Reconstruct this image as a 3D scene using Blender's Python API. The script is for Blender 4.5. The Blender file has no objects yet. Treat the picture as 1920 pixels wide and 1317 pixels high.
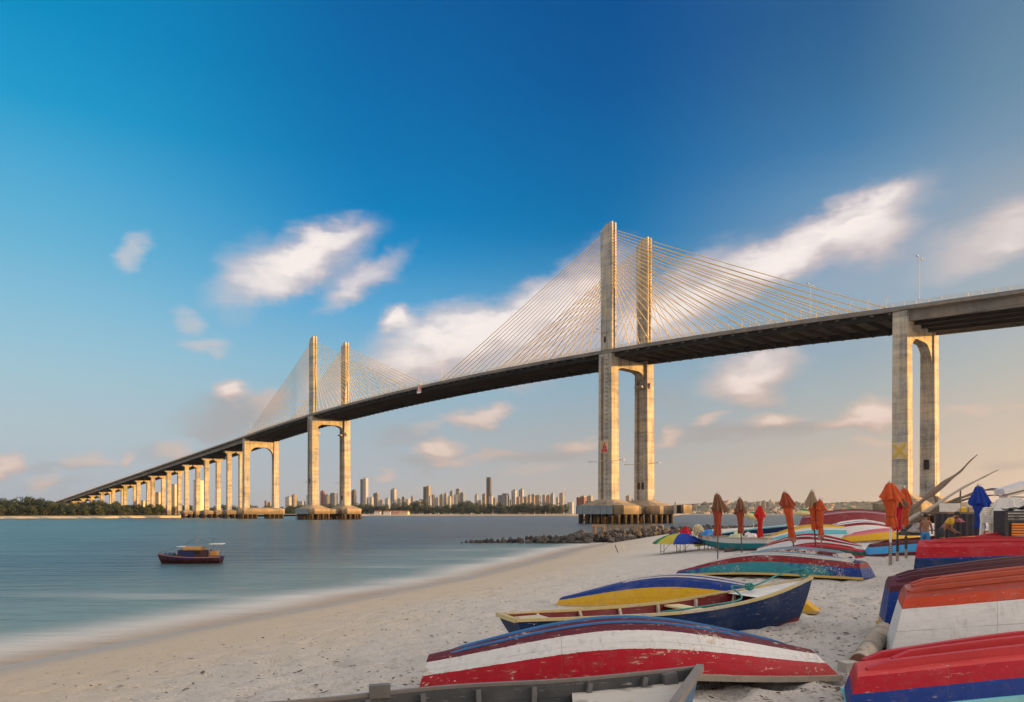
import bpy, math, random
import numpy as np
from mathutils import Vector, Matrix, noise as mnoise

C = bpy.context
sc = C.scene
col = sc.collection
rnd = random.Random(7)
R = math.radians

# ------------------------------------------------------------------ camera, world, sun, exposure
F, YH, HC = 1332.0, 963.5, 3.3          # focal length (photo px), horizon row, eye height (m) above the water
cam = bpy.data.objects.new('camera', bpy.data.cameras.new('camera'))
col.objects.link(cam)
cam.location = (0, 0, HC)
cam.rotation_euler = (R(90), 0, 0)
cam.data.sensor_width = 36.0
cam.data.lens = 36.0 * F / 1920
cam.data.shift_y = (YH - 658.5) / 1920
cam.data.clip_start = 0.1
cam.data.clip_end = 40000
sc.camera = cam
sc.view_settings.view_transform = 'Standard'
sc.view_settings.look = 'None'
sc.view_settings.exposure = 1.0
sc.view_settings.gamma = 1.0
sc.view_settings.use_curve_mapping = False
sc.cycles.use_denoising = True
sc.cycles.max_bounces = 6
sc.cycles.diffuse_bounces = 3
sc.cycles.glossy_bounces = 3
sc.cycles.transparent_max_bounces = 8
sc.cycles.volume_bounces = 0
sc.cycles.sample_clamp_indirect = 8.0

SUN_AZ = R(96.0)                         # clockwise from the view direction (+y): light comes from the right
SUN_EL = R(4.5)
sd_ = Vector((math.sin(SUN_AZ) * math.cos(SUN_EL), math.cos(SUN_AZ) * math.cos(SUN_EL), math.sin(SUN_EL)))
sun = bpy.data.objects.new('sun', bpy.data.lights.new('sun', 'SUN'))
col.objects.link(sun)
sun.data.energy = 4.5
sun.data.angle = R(0.6)
sun.data.color = (1.0, 0.51, 0.12)
sun.rotation_euler = (-sd_).to_track_quat('-Z', 'Y').to_euler()
sun.location = sd_ * 300


def lin(r, g=None, b=None):
    if g is None: r, g, b = r
    f = lambda c: (c / 255 / 12.92) if c / 255 <= .04045 else ((c / 255 + .055) / 1.055) ** 2.4
    return (f(r), f(g), f(b), 1.0)


class NB:
    """tiny node builder"""
    def __init__(s, nt): s.nt = nt
    def n(s, t, ins=None, **kw):
        nd = s.nt.nodes.new(t)
        for k, v in kw.items(): setattr(nd, k, v)
        if ins:
            for k, v in ins.items():
                if isinstance(v, bpy.types.NodeSocket): s.nt.links.new(v, nd.inputs[k])
                else: nd.inputs[k].default_value = v
        return nd
    def m(s, op, a, b=None, c=None, clamp=False):
        d = {0: a}
        if b is not None: d[1] = b
        if c is not None: d[2] = c
        return s.n('ShaderNodeMath', d, operation=op, use_clamp=clamp).outputs[0]
    def ss(s, x, lo, hi, a=0.0, b=1.0):
        nd = s.n('ShaderNodeMapRange', {0: x, 1: lo, 2: hi, 3: a, 4: b}, interpolation_type='SMOOTHSTEP')
        return nd.outputs[0]
    def mix(s, f, a, b, mode='MIX'):
        nd = s.n('ShaderNodeMix', {0: f}, data_type='RGBA', blend_type=mode)
        for i, v in ((6, a), (7, b)):
            if isinstance(v, bpy.types.NodeSocket): s.nt.links.new(v, nd.inputs[i])
            else: nd.inputs[i].default_value = v if len(v) == 4 else (*v, 1)
        return nd.outputs[2]
    def ramp(s, x, els, interp='LINEAR'):
        nd = s.n('ShaderNodeValToRGB', {0: x})
        cr = nd.color_ramp
        cr.interpolation = interp
        while len(cr.elements) < len(els): cr.elements.new(.5)
        for e, (p, c) in zip(cr.elements, els):
            e.position = p
        for e, (p, c) in zip(cr.elements, els):
            e.color = c if len(c) == 4 else (*c, 1)
        return nd.outputs[0]
    def noise(s, vec, scale, detail=3.0, rough=.55, dist=0.0, out=0):
        return s.n('ShaderNodeTexNoise', {'Vector': vec, 'Scale': scale, 'Detail': detail, 'Roughness': rough, 'Distortion': dist}).outputs[out]
    def map(s, vec, loc=(0, 0, 0), rot=(0, 0, 0), scale=(1, 1, 1), vt='POINT'):
        return s.n('ShaderNodeMapping', {'Vector': vec, 'Location': loc, 'Rotation': rot, 'Scale': scale}, vector_type=vt).outputs[0]


def azel(px, py):
    x, z = (px - 960) / F, (YH - py) / F
    return math.atan(x), math.atan(z / math.hypot(1, x))


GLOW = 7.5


def make_world():
    w = bpy.data.worlds.new('World')
    sc.world = w
    w.use_nodes = True
    nt = w.node_tree
    nt.nodes.clear()
    b = NB(nt)
    d = b.n('ShaderNodeTexCoord').outputs['Generated']
    sx = b.n('ShaderNodeSeparateXYZ', {0: d})
    X, Y, Z = sx.outputs
    az = b.m('ARCTAN2', X, Y)
    el = b.m('ARCSINE', Z)
    e01 = b.m('DIVIDE', b.m('MAXIMUM', el, 0.0), R(90), clamp=True)
    P = lambda deg: deg / 90
    zen = (84, 112, 150)
    left = [(0, (182, 184, 190)), (2, (180, 188, 195)), (5.8, (178, 195, 203)), (9.5, (163, 197, 211)), (13.2, (141, 192, 216)), (18, (105, 180, 214)), (22, (78, 170, 212)), (26, (30, 156, 205)), (31, (0, 141, 196)), (50, (0, 112, 178)), (90, zen)]
    lmid = [(0, (196, 186, 180)), (3, (180, 184, 188)), (6.9, (165, 183, 193)), (11.3, (139, 185, 209)), (15.7, (94, 168, 212)), (19.9, (38, 142, 199)), (22.6, (0, 128, 190)), (26.4, (0, 116, 179)), (31, (0, 105, 170)), (36, (0, 94, 160)), (60, (10, 84, 146)), (90, zen)]
    cent = [(0, (198, 183, 170)), (2.7, (188, 180, 173)), (7, (166, 176, 181)), (9.9, (150, 175, 190)), (15.8, (108, 163, 198)), (18.6, (62, 140, 188)), (21.3, (10, 118, 177)), (24, (0, 108, 170)), (26.5, (0, 102, 166)), (31, (0, 88, 155)), (36, (0, 80, 147)), (60, (10, 80, 142)), (90, zen)]
    cright = [(0, (210, 184, 161)), (3.4, (203, 185, 168)), (9, (170, 180, 182)), (11.7, (153, 172, 185)), (16.4, (147, 170, 190)), (22.4, (104, 148, 184)), (25.5, (68, 125, 170)), (28.8, (56, 110, 154)), (33, (42, 96, 144)), (60, (50, 96, 146)), (90, zen)]
    right = [(0, (226, 196, 170)), (3.1, (217, 193, 171)), (7, (201, 188, 174)), (9.5, (185, 185, 178)), (13.2, (168, 179, 186)), (20.6, (148, 165, 180)), (23.5, (120, 150, 175)), (26.7, (104, 140, 166)), (30.6, (94, 130, 160)), (60, (84, 118, 160)), (90, zen)]
    sunr = [(0, (255, 214, 150)), (6, (255, 218, 165)), (15, (250, 222, 190)), (30, (215, 205, 200)), (60, (120, 140, 170)), (90, zen)]
    mk = lambda L: b.ramp(e01, [(P(e), lin(c)) for e, c in L])
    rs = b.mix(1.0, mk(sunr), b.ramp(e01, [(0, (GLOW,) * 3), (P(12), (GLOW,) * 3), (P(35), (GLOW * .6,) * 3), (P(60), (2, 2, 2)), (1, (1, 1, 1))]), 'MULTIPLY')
    ca = b.m('COSINE', b.m('SUBTRACT', az, SUN_AZ))
    lr = lambda a0, a1: b.n('ShaderNodeMapRange', {0: ca, 1: a0 - .03, 2: a1 + .03, 3: 0.0, 4: 1.0}, interpolation_type='SMOOTHSTEP').outputs[0]
    c2 = b.mix(lr(-.66, -.28), mk(left), mk(lmid))
    c2 = b.mix(lr(-.28, .04), c2, mk(cent))
    c2 = b.mix(lr(.04, .36), c2, mk(cright))
    c2 = b.mix(lr(.34, .49), c2, mk(right))
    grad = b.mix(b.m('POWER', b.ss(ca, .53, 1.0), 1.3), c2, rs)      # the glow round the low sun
    # clouds: soft drifting puffs, placed by azimuth and elevation
    p2 = b.n('ShaderNodeCombineXYZ', {0: az, 1: el}).outputs[0]
    st = b.map(p2, rot=(0, 0, R(-27)), scale=(5, 17, 1))
    wv = b.noise(st, 1.6, 4, .55, out=1)
    wv2 = b.noise(p2, 30, 5, .6, out=1)
    warp = b.n('ShaderNodeVectorMath', {0: wv, 1: (.5, .5, .5)}, operation='SUBTRACT').outputs[0]
    warp = b.n('ShaderNodeVectorMath', {0: warp, 3: .055}, operation='SCALE').outputs[0]
    warp2 = b.n('ShaderNodeVectorMath', {0: wv2, 1: (.5, .5, .5)}, operation='SUBTRACT').outputs[0]
    warp2 = b.n('ShaderNodeVectorMath', {0: warp2, 3: .022}, operation='SCALE').outputs[0]
    pw = b.n('ShaderNodeVectorMath', {0: p2, 1: warp}, operation='ADD').outputs[0]
    pw = b.n('ShaderNodeVectorMath', {0: pw, 1: warp2}, operation='ADD').outputs[0]

    def layer(blobs):
        tot = None
        for (px, py, hw, hh, rot, s) in blobs:
            a0, e0 = azel(px, py)
            k = math.cos(a0) / F
            v = b.map(pw, loc=(a0, e0, 0), rot=(0, 0, R(rot)), scale=(hw * k * (1.72 if py < 600 else 1.5), hh * k * (1.8 if py < 600 else 1.6), 1), vt='TEXTURE')
            g = b.n('ShaderNodeTexGradient', {0: v}, gradient_type='SPHERICAL').outputs[1]
            g = b.m('MULTIPLY', b.ss(g, 0.0, .84), s)
            tot = g if tot is None else b.m('ADD', tot, b.m('MULTIPLY', g, b.m('SUBTRACT', 1.0, tot, clamp=True)))
        return b.m('MINIMUM', tot, 1.0)
    white = [(250, 473, 30, 16, 50, .5), (560, 492, 120, 34, 27, .95), (480, 505, 55, 40, 20, .5), (615, 455, 62, 20, 30, .75), (668, 530, 68, 20, 32, .75), (720, 500, 50, 14, 35, .2),
             (358, 600, 22, 22, 60, .4), (395, 648, 34, 13, 0, .45), (450, 590, 30, 18, 40, .12), (862, 612, 88, 40, 8, 1), (745, 595, 30, 17, 20, 1), (800, 650, 104, 48, 12, 1), (960, 600, 100, 36, 32, .85),
             (1075, 560, 100, 40, 32, .9), (1020, 640, 130, 50, 20, .7), (760, 690, 70, 26, 8, .6), (1270, 560, 130, 34, 28, .75), (1240, 620, 90, 40, 10, .6),
             (1560, 436, 122, 34, 22, .95), (1640, 385, 46, 22, 20, .85), (1640, 440, 62, 40, 12, .8), (1460, 480, 130, 30, 25, .8), (1370, 530, 110, 26, 25, .6), (1860, 440, 105, 36, 18, .6), (1900, 430, 60, 30, 15, .4),
             (1405, 706, 78, 38, 8, .85), (1440, 690, 40, 24, 20, .4), (1622, 772, 46, 28, 10, 1), (1655, 788, 45, 20, 0, .7), (1575, 795, 40, 13, 5, .6), (1460, 785, 46, 16, 8, .8), (1330, 792, 30, 10, 22, .55),
             (1250, 826, 24, 11, 25, .6), (1640, 838, 28, 11, 0, .5), (1815, 767, 42, 10, 3, .5), (1905, 765, 30, 9, 0, .3), (435, 732, 27, 20, 0, .85), (500, 750, 34, 22, 20, .4), (890, 778, 62, 16, 6, .7), (935, 772, 26, 15, 10, .4), (820, 838, 42, 18, 10, .8),
             (838, 866, 34, 10, 0, .5), (920, 850, 60, 9, 5, .4), (1085, 830, 40, 12, 6, .6), (15, 870, 22, 20, 0, .75), (80, 905, 26, 12, 10, .5), (150, 865, 34, 15, 10, .55), (185, 872, 26, 10, 0, .45),
             (235, 863, 14, 12, 20, .65), (330, 842, 34, 13, 10, .45), (722, 893, 20, 8, 10, .5), (800, 800, 30, 9, 10, .3), (1000, 880, 70, 8, 0, .25), (1560, 870, 60, 8, 0, .2)]
    grey = [(430, 775, 72, 34, 5, .8), (500, 760, 45, 24, 20, .6), (410, 808, 60, 13, 0, .5), (330, 780, 26, 14, 20, .2), (1400, 812, 150, 15, 2, .65), (1560, 802, 80, 10, 0, .5), (790, 700, 110, 30, 10, .45), (1000, 852, 130, 13, 0, .5),
            (800, 870, 60, 12, 0, .5), (110, 880, 80, 10, 0, .4), (1890, 880, 46, 14, 5, .5), (1260, 745, 40, 22, 0, .3), (760, 815, 60, 12, 0, .4), (100, 910, 60, 8, 0, .3), (1650, 480, 180, 22, 18, .2), (300, 850, 50, 14, 0, .3)]
    white = [(a, b_, c_, d_, e_, min(1, s_ * 1.1) if b_ > 690 else s_) for a, b_, c_, d_, e_, s_ in white]
    grey += [(px + hw * .12, py + hh * .75, hw * .85, hh * .65, rot * .6, s * .5) for (px, py, hw, hh, rot, s) in white if s > .65]      # shaded undersides
    gw, gg = layer(white), layer(grey)
    tex = b.noise(b.map(pw, rot=(0, 0, R(-27)), scale=(10, 22, 1)), 1.5, 2, .5)
    gw = b.m('MULTIPLY', gw, b.ss(tex, .2, .6, .72, 1.04), clamp=True)
    hi = b.ss(el, R(5), R(17))
    wc = b.mix(hi, lin(226, 192, 172), lin(233, 210, 202))
    core = b.ss(gw, .45, 1.0)
    wc = b.mix(b.m('MULTIPLY', core, b.ss(el, R(6), R(15), .35, .9)), wc, lin(255, 244, 238))
    gc = b.mix(hi, lin(172, 158, 152), lin(178, 170, 178))
    c = b.mix(b.m('MULTIPLY', gg, .75), grad, gc)
    c = b.mix(b.m('MULTIPLY', gw, .97), c, wc)
    # bright broken cloud added outside the view, overhead and behind, to light the beach
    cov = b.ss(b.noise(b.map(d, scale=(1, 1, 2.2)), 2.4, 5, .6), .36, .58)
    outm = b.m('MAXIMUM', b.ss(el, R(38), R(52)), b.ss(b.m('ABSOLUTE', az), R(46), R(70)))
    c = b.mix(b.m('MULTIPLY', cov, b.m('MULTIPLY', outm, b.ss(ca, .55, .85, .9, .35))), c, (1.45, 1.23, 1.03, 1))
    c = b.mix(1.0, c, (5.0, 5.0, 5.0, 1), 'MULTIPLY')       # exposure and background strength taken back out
    sky = b.n('ShaderNodeTexSky', sky_type='NISHITA', sun_disc=False, sun_elevation=SUN_EL, sun_rotation=SUN_AZ, altitude=5, air_density=1.2, dust_density=2.0, ozone_density=2.0).outputs[0]
    c = b.mix(.015, c, sky)
    bg = b.n('ShaderNodeBackground', {0: c, 1: .1})
    out = b.n('ShaderNodeOutputWorld', {0: bg.outputs[0]})
    w.cycles.sampling_method = 'MANUAL'
    w.cycles.sample_map_resolution = 512


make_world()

# ------------------------------------------------------------------ helpers
def tag(o, label=None, cat=None, group=None, kind=None):
    for k, v in (('label', label), ('category', cat), ('group', group), ('kind', kind)):
        if v: o[k] = v
    return o


def empty(name, loc=(0, 0, 0), rz=0.0, parent=None):
    o = bpy.data.objects.new(name, None)
    col.objects.link(o)
    o.location = loc
    o.rotation_euler = (0, 0, rz)
    o.empty_display_size = .2
    if parent: o.parent = parent
    return o


def linkobj(name, mesh, parent=None, loc=None, rz=None):
    o = bpy.data.objects.new(name, mesh)
    col.objects.link(o)
    if parent: o.parent = parent
    if loc is not None: o.location = loc
    if rz is not None: o.rotation_euler = (0, 0, rz)
    return o


def copy_tree(o, parent=None):
    c = o.copy()
    col.objects.link(c)
    c.parent = parent
    for ch in o.children: copy_tree(ch, c)
    return c


class MB:
    def __init__(s): s.v, s.f, s.mi, s.sm = [], [], [], []
    def add(s, vs, fs, mi=0, smooth=False):
        k = len(s.v)
        s.v += [tuple(p) for p in vs]
        for f in fs:
            s.f.append(tuple(i + k for i in f)); s.mi.append(mi); s.sm.append(smooth)
        return s
    def hexa(s, p, mi=0):                  # p: 8 corners, bottom 0-3, top 4-7
        return s.add(p, [(3, 2, 1, 0), (4, 5, 6, 7), (0, 1, 5, 4), (1, 2, 6, 5), (2, 3, 7, 6), (3, 0, 4, 7)], mi)
    def box(s, c, d, mi=0, taper=1.0):
        x, y, z = c; a, b_, h = d[0] / 2, d[1] / 2, d[2] / 2
        t = taper
        return s.hexa([(x - a, y - b_, z - h), (x + a, y - b_, z - h), (x + a, y + b_, z - h), (x - a, y + b_, z - h),
                       (x - a * t, y - b_ * t, z + h), (x + a * t, y - b_ * t, z + h), (x + a * t, y + b_ * t, z + h), (x - a * t, y + b_ * t, z + h)], mi)
    def beam(s, p0, p1, w, h, up=(0, 0, 1), mi=0, w1=None, h1=None):
        p0, p1 = Vector(p0), Vector(p1)
        d = (p1 - p0).normalized()
        sd = d.cross(Vector(up))
        if sd.length < 1e-5: sd = d.cross(Vector((1, 0, 0)))
        sd.normalize(); u = sd.cross(d)
        w1 = w if w1 is None else w1; h1 = h if h1 is None else h1
        q = lambda p, ww, hh: [p - sd * ww / 2 - u * hh / 2, p + sd * ww / 2 - u * hh / 2, p + sd * ww / 2 + u * hh / 2, p - sd * ww / 2 + u * hh / 2]
        return s.add(q(p0, w, h) + q(p1, w1, h1), [(0, 1, 2, 3), (7, 6, 5, 4), (0, 4, 5, 1), (1, 5, 6, 2), (2, 6, 7, 3), (3, 7, 4, 0)], mi)
    def strip(s, pts, w, h, up=None, mi=0, smooth=False):    # rectangular section swept along pts; up: one vector or one per point
        pts = [Vector(p) for p in pts]
        n = len(pts); vs = []
        for i, p in enumerate(pts):
            d = (pts[min(i + 1, n - 1)] - pts[max(i - 1, 0)]).normalized()
            u0 = Vector(up[i] if isinstance(up, list) else (up or (0, 0, 1)))
            sd = d.cross(u0); sd.normalize(); u = sd.cross(d)
            vs += [p - sd * w / 2 - u * h / 2, p + sd * w / 2 - u * h / 2, p + sd * w / 2 + u * h / 2, p - sd * w / 2 + u * h / 2]
        fs = [(0, 1, 2, 3), tuple(4 * (n - 1) + j for j in (3, 2, 1, 0))]
        for i in range(n - 1):
            for j in range(4):
                a, b_ = 4 * i + j, 4 * i + (j + 1) % 4
                fs.append((a, a + 4, b_ + 4, b_))
        return s.add(vs, fs, mi, smooth)
    def tube(s, pts, r, n=8, mi=0, cap=True, smooth=True):
        pts = [Vector(p) for p in pts]
        N = len(pts)
        rr = r if isinstance(r, (list, tuple)) else [r] * N
        vs, fs = [], []
        ref = Vector((0, 0, 1))
        if abs((pts[-1] - pts[0]).normalized().z) > .9: ref = Vector((1, 0, 0))
        for i, p in enumerate(pts):
            d = (pts[min(i + 1, N - 1)] - pts[max(i - 1, 0)])
            d = d.normalized() if d.length > 1e-9 else Vector((0, 0, 1))
            a = d.cross(ref)
            if a.length < 1e-4: a = d.cross(Vector((0, 1, 0)))
            a.normalize(); b_ = d.cross(a)
            for k in range(n):
                t = 2 * math.pi * k / n
                vs.append(p + (a * math.cos(t) + b_ * math.sin(t)) * rr[i])
        for i in range(N - 1):
            for k in range(n):
                k2 = (k + 1) % n
                fs.append((i * n + k, i * n + k2, (i + 1) * n + k2, (i + 1) * n + k))
        s.add(vs, fs, mi, smooth)
        if cap:
            s.add(vs[:n], [tuple(range(n))[::-1]], mi); s.add(vs[-n:], [tuple(range(n))], mi)
        return s
    def prism(s, poly, off, mi=0):          # poly: 3D loop, off: extrusion vector
        n = len(poly); o = Vector(off)
        vs = [Vector(p) for p in poly]
        vs = vs + [p + o for p in vs]
        fs = [tuple(range(n))[::-1], tuple(range(n, 2 * n))] + [(i, (i + 1) % n, (i + 1) % n + n, i + n) for i in range(n)]
        return s.add(vs, fs, mi)
    def lathe(s, prof, n=16, c=(0, 0, 0), mi=0, smooth=True, pleat=None):
        vs, fs = [], []
        for i, (r, z) in enumerate(prof):
            for k in range(n):
                t = 2 * math.pi * k / n
                rr = r * (pleat(t, i / (len(prof) - 1)) if pleat else 1)
                vs.append((c[0] + rr * math.cos(t), c[1] + rr * math.sin(t), c[2] + z))
        for i in range(len(prof) - 1):
            for k in range(n):
                k2 = (k + 1) % n
                fs.append((i * n + k, i * n + k2, (i + 1) * n + k2, (i + 1) * n + k))
        fs.append(tuple(range(n))[::-1]); fs.append(tuple(range((len(prof) - 1) * n, len(prof) * n)))
        return s.add(vs, fs, mi, smooth)
    def mesh(s, name, mats):
        me = bpy.data.meshes.new(name)
        me.from_pydata(s.v, [], s.f)
        for m in (mats if isinstance(mats, (list, tuple)) else [mats]): me.materials.append(m)
        me.polygons.foreach_set('material_index', s.mi)
        me.polygons.foreach_set('use_smooth', s.sm)
        me.update()
        return me
    def build(s, name, mats, parent=None, loc=None, rz=None):
        return linkobj(name, s.mesh(name, mats), parent, loc, rz)


def newmat(name):
    m = bpy.data.materials.new(name)
    m.use_nodes = True
    nt = m.node_tree
    nt.nodes.clear()
    b = NB(nt)
    out = b.n('ShaderNodeOutputMaterial')
    bs = b.n('ShaderNodeBsdfPrincipled')
    nt.links.new(bs.outputs[0], out.inputs[0])
    return m, b, bs, out


def setin(b, bs, name, v):
    if isinstance(v, bpy.types.NodeSocket): b.nt.links.new(v, bs.inputs[name])
    else: bs.inputs[name].default_value = v


def bumpy(b, bs, h, strength=.3, dist=.02):
    nd = b.n('ShaderNodeBump', {'Height': h, 'Strength': strength, 'Distance': dist})
    b.nt.links.new(nd.outputs[0], bs.inputs['Normal'])


_mc = {}
def plain(name, c, rough=.6, var=.25, scale=3.0, bump=.0, metal=0.0, coord='Object'):
    if name in _mc: return _mc[name]
    m, b, bs, out = newmat(name)
    tc = b.n('ShaderNodeTexCoord').outputs[coord]
    n1 = b.noise(tc, scale, 5, .6)
    n2 = b.noise(tc, scale * 7, 3, .6)
    k = b.m('ADD', b.m('MULTIPLY', b.m('SUBTRACT', n1, .5), var * 2.2), b.m('MULTIPLY', b.m('SUBTRACT', n2, .5), var))
    k = b.m('ADD', k, 1.0)
    cc = b.n('ShaderNodeVectorMath', {0: (c[0], c[1], c[2]), 3: k}, operation='SCALE').outputs[0]
    setin(b, bs, 'Base Color', cc)
    setin(b, bs, 'Roughness', b.m('ADD', rough, b.m('MULTIPLY', b.m('SUBTRACT', n2, .5), .25), clamp=True))
    bs.inputs['Metallic'].default_value = metal
    if bump: bumpy(b, bs, n2, bump, .01)
    _mc[name] = m
    return m


# ------------------------------------------------------------------ terrain function (sand)
def wl(px, py):
    Y = F * HC / (py - YH)
    return ((px - 960) / F * Y, Y)

shore = [(-30, -60), (-20, -14), (-14.5, 6), wl(0, 1250), wl(300, 1190), wl(640, 1127), wl(850, 1087), wl(1000, 1052), wl(1060, 1034), (9.5, 76), (15, 86), (24, 97), (44, 114), (84, 137), (150, 160), (330, 190), (900, 230)]
SH = np.array(shore, float)


def sdist(x, y):
    x = np.asarray(x, float); y = np.asarray(y, float)
    best = np.full(x.shape, 1e9); sg = np.ones(x.shape)
    for (ax, ay), (bx, by) in zip(SH[:-1], SH[1:]):
        dx, dy = bx - ax, by - ay
        t = np.clip(((x - ax) * dx + (y - ay) * dy) / (dx * dx + dy * dy), 0, 1)
        qx, qy = x - (ax + t * dx), y - (ay + t * dy)
        d = np.hypot(qx, qy)
        s = np.where(dx * (y - ay) - dy * (x - ax) < 0, 1.0, -1.0)
        k = d < best
        best = np.where(k, d, best); sg = np.where(k, s, sg)
    return best * sg


def zsand(x, y):
    d = sdist(x, y)
    z = np.where(d > 0, 1.62 * np.tanh(d / 11.5), np.maximum(.09 * d, -1.6))
    t = np.clip((np.asarray(x, float) - 5) / 12, 0, 1)
    z = z + np.where(d > 0, .42 * t * t * (3 - 2 * t) * np.clip(d / 10, 0, 1), 0)
    z = z + np.where(d > 3, .035 * np.sin(x * .9 + 1.3 * np.sin(y * .35)) * np.sin(y * .62 + .8) * np.clip((d - 3) / 6, 0, 1), 0)
    return z


def zs(x, y): return float(zsand(np.array([x]), np.array([y]))[0])


def at(px, py, Y): return Vector(((px - 960) / F * Y, Y, HC + (YH - py) / F * Y))


def G(px, py):
    a, s = (px - 960) / F, (YH - py) / F
    lo, hi = 2.0, 2.0
    while hi < 200 and HC + s * hi - zs(a * hi, hi) > 0: lo, hi = hi, hi * 1.04
    for _ in range(30):
        m = (lo + hi) / 2
        if HC + s * m - zs(a * m, m) > 0: lo = m
        else: hi = m
    return Vector((a * hi, hi, zs(a * hi, hi)))

# ------------------------------------------------------------------ ground, water, far land
def grid_mesh(name, xs, ys, zf, mats, attr=None):
    X, Y = np.meshgrid(xs, ys)
    Z = zf(X, Y)
    nx, ny = len(xs), len(ys)
    co = np.stack([X, Y, Z], -1).reshape(-1, 3)
    i = np.arange(nx * ny).reshape(ny, nx)
    q = np.stack([i[:-1, :-1], i[:-1, 1:], i[1:, 1:], i[1:, :-1]], -1).reshape(-1, 4)
    me = bpy.data.meshes.new(name)
    me.vertices.add(len(co)); me.vertices.foreach_set('co', co.ravel())
    me.loops.add(q.size); me.loops.foreach_set('vertex_index', q.ravel())
    me.polygons.add(len(q)); me.polygons.foreach_set('loop_start', np.arange(len(q)) * 4)
    me.polygons.foreach_set('loop_total', np.full(len(q), 4))
    me.polygons.foreach_set('use_smooth', np.ones(len(q), bool))
    me.materials.append(mats)
    if attr is not None:
        a = me.attributes.new('shore', 'FLOAT', 'POINT')
        a.data.foreach_set('value', attr(X, Y).ravel().astype(np.float32))
    me.update(calc_edges=True)
    return me


def spaced(a, b, d0, c, g):      # grid lines: spacing d0 near c, growing by g per metre away from it
    out = [c]; p = c
    while p < b: p += d0 * (1 + g * abs(p - c)); out.append(p)
    p = c
    while p > a: p -= d0 * (1 + g * abs(p - c)); out.insert(0, p)
    return np.array(out)


def sand_material():
    m, b, bs, out = newmat('beach_sand')
    tc = b.n('ShaderNodeTexCoord').outputs['Object']
    sh = b.n('ShaderNodeAttribute', attribute_name='shore').outputs['Fac']
    n1 = b.noise(tc, .35, 4, .6)
    n2 = b.noise(tc, 2.2, 5, .65)
    n3 = b.noise(tc, 16, 4, .7)
    n4 = b.noise(tc, 120, 2, .6)
    dry = b.mix(n2, (.62, .57, .50, 1), (.76, .72, .66, 1))
    tan = b.mix(n2, (.47, .385, .275, 1), (.55, .465, .35, 1))
    dd = b.ss(b.m('ADD', sh, b.m('MULTIPLY', b.m('SUBTRACT', n1, .5), 7)), 4.5, 11)
    c = b.mix(dd, tan, dry)
    n5 = b.noise(b.map(tc, scale=(1, 1.5, 1)), 6.5, 5, .7)
    dirt = b.m('MAXIMUM', b.m('MULTIPLY', b.ss(n3, .54, .70), b.ss(n1, .40, .60)), b.m('MULTIPLY', b.ss(n5, .56, .68), b.ss(n2, .42, .58)))  # dirt patches, with dark streaks painted in for footprint shading
    c = b.mix(b.m('MULTIPLY', dirt, .55), c, (.27, .205, .14, 1))
    c = b.mix(b.m('MULTIPLY', b.ss(n4, .62, .8), .4), c, (.22, .17, .12, 1))
    wet = b.ss(b.m('ADD', sh, b.m('MULTIPLY', b.m('SUBTRACT', n1, .5), 2.4)), .3, 3.4, 1.0, 0.0)
    c = b.mix(wet, c, (.33, .265, .195, 1))
    setin(b, bs, 'Base Color', c)
    setin(b, bs, 'Roughness', b.m('SUBTRACT', .95, b.m('MULTIPLY', wet, .62)))
    h = b.m('ADD', b.m('MULTIPLY', n2, 1.0), b.m('ADD', b.m('MULTIPLY', n3, .55), b.m('ADD', b.m('MULTIPLY', n5, .9), b.m('MULTIPLY', n4, .12))))
    h = b.m('MULTIPLY', h, b.m('SUBTRACT', 1.0, b.m('MULTIPLY', wet, .95)))
    h = b.m('MULTIPLY', h, b.m('ADD', .35, b.m('MULTIPLY', dd, .65)))
    bumpy(b, bs, h, 1.0, .14)
    return m


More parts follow.
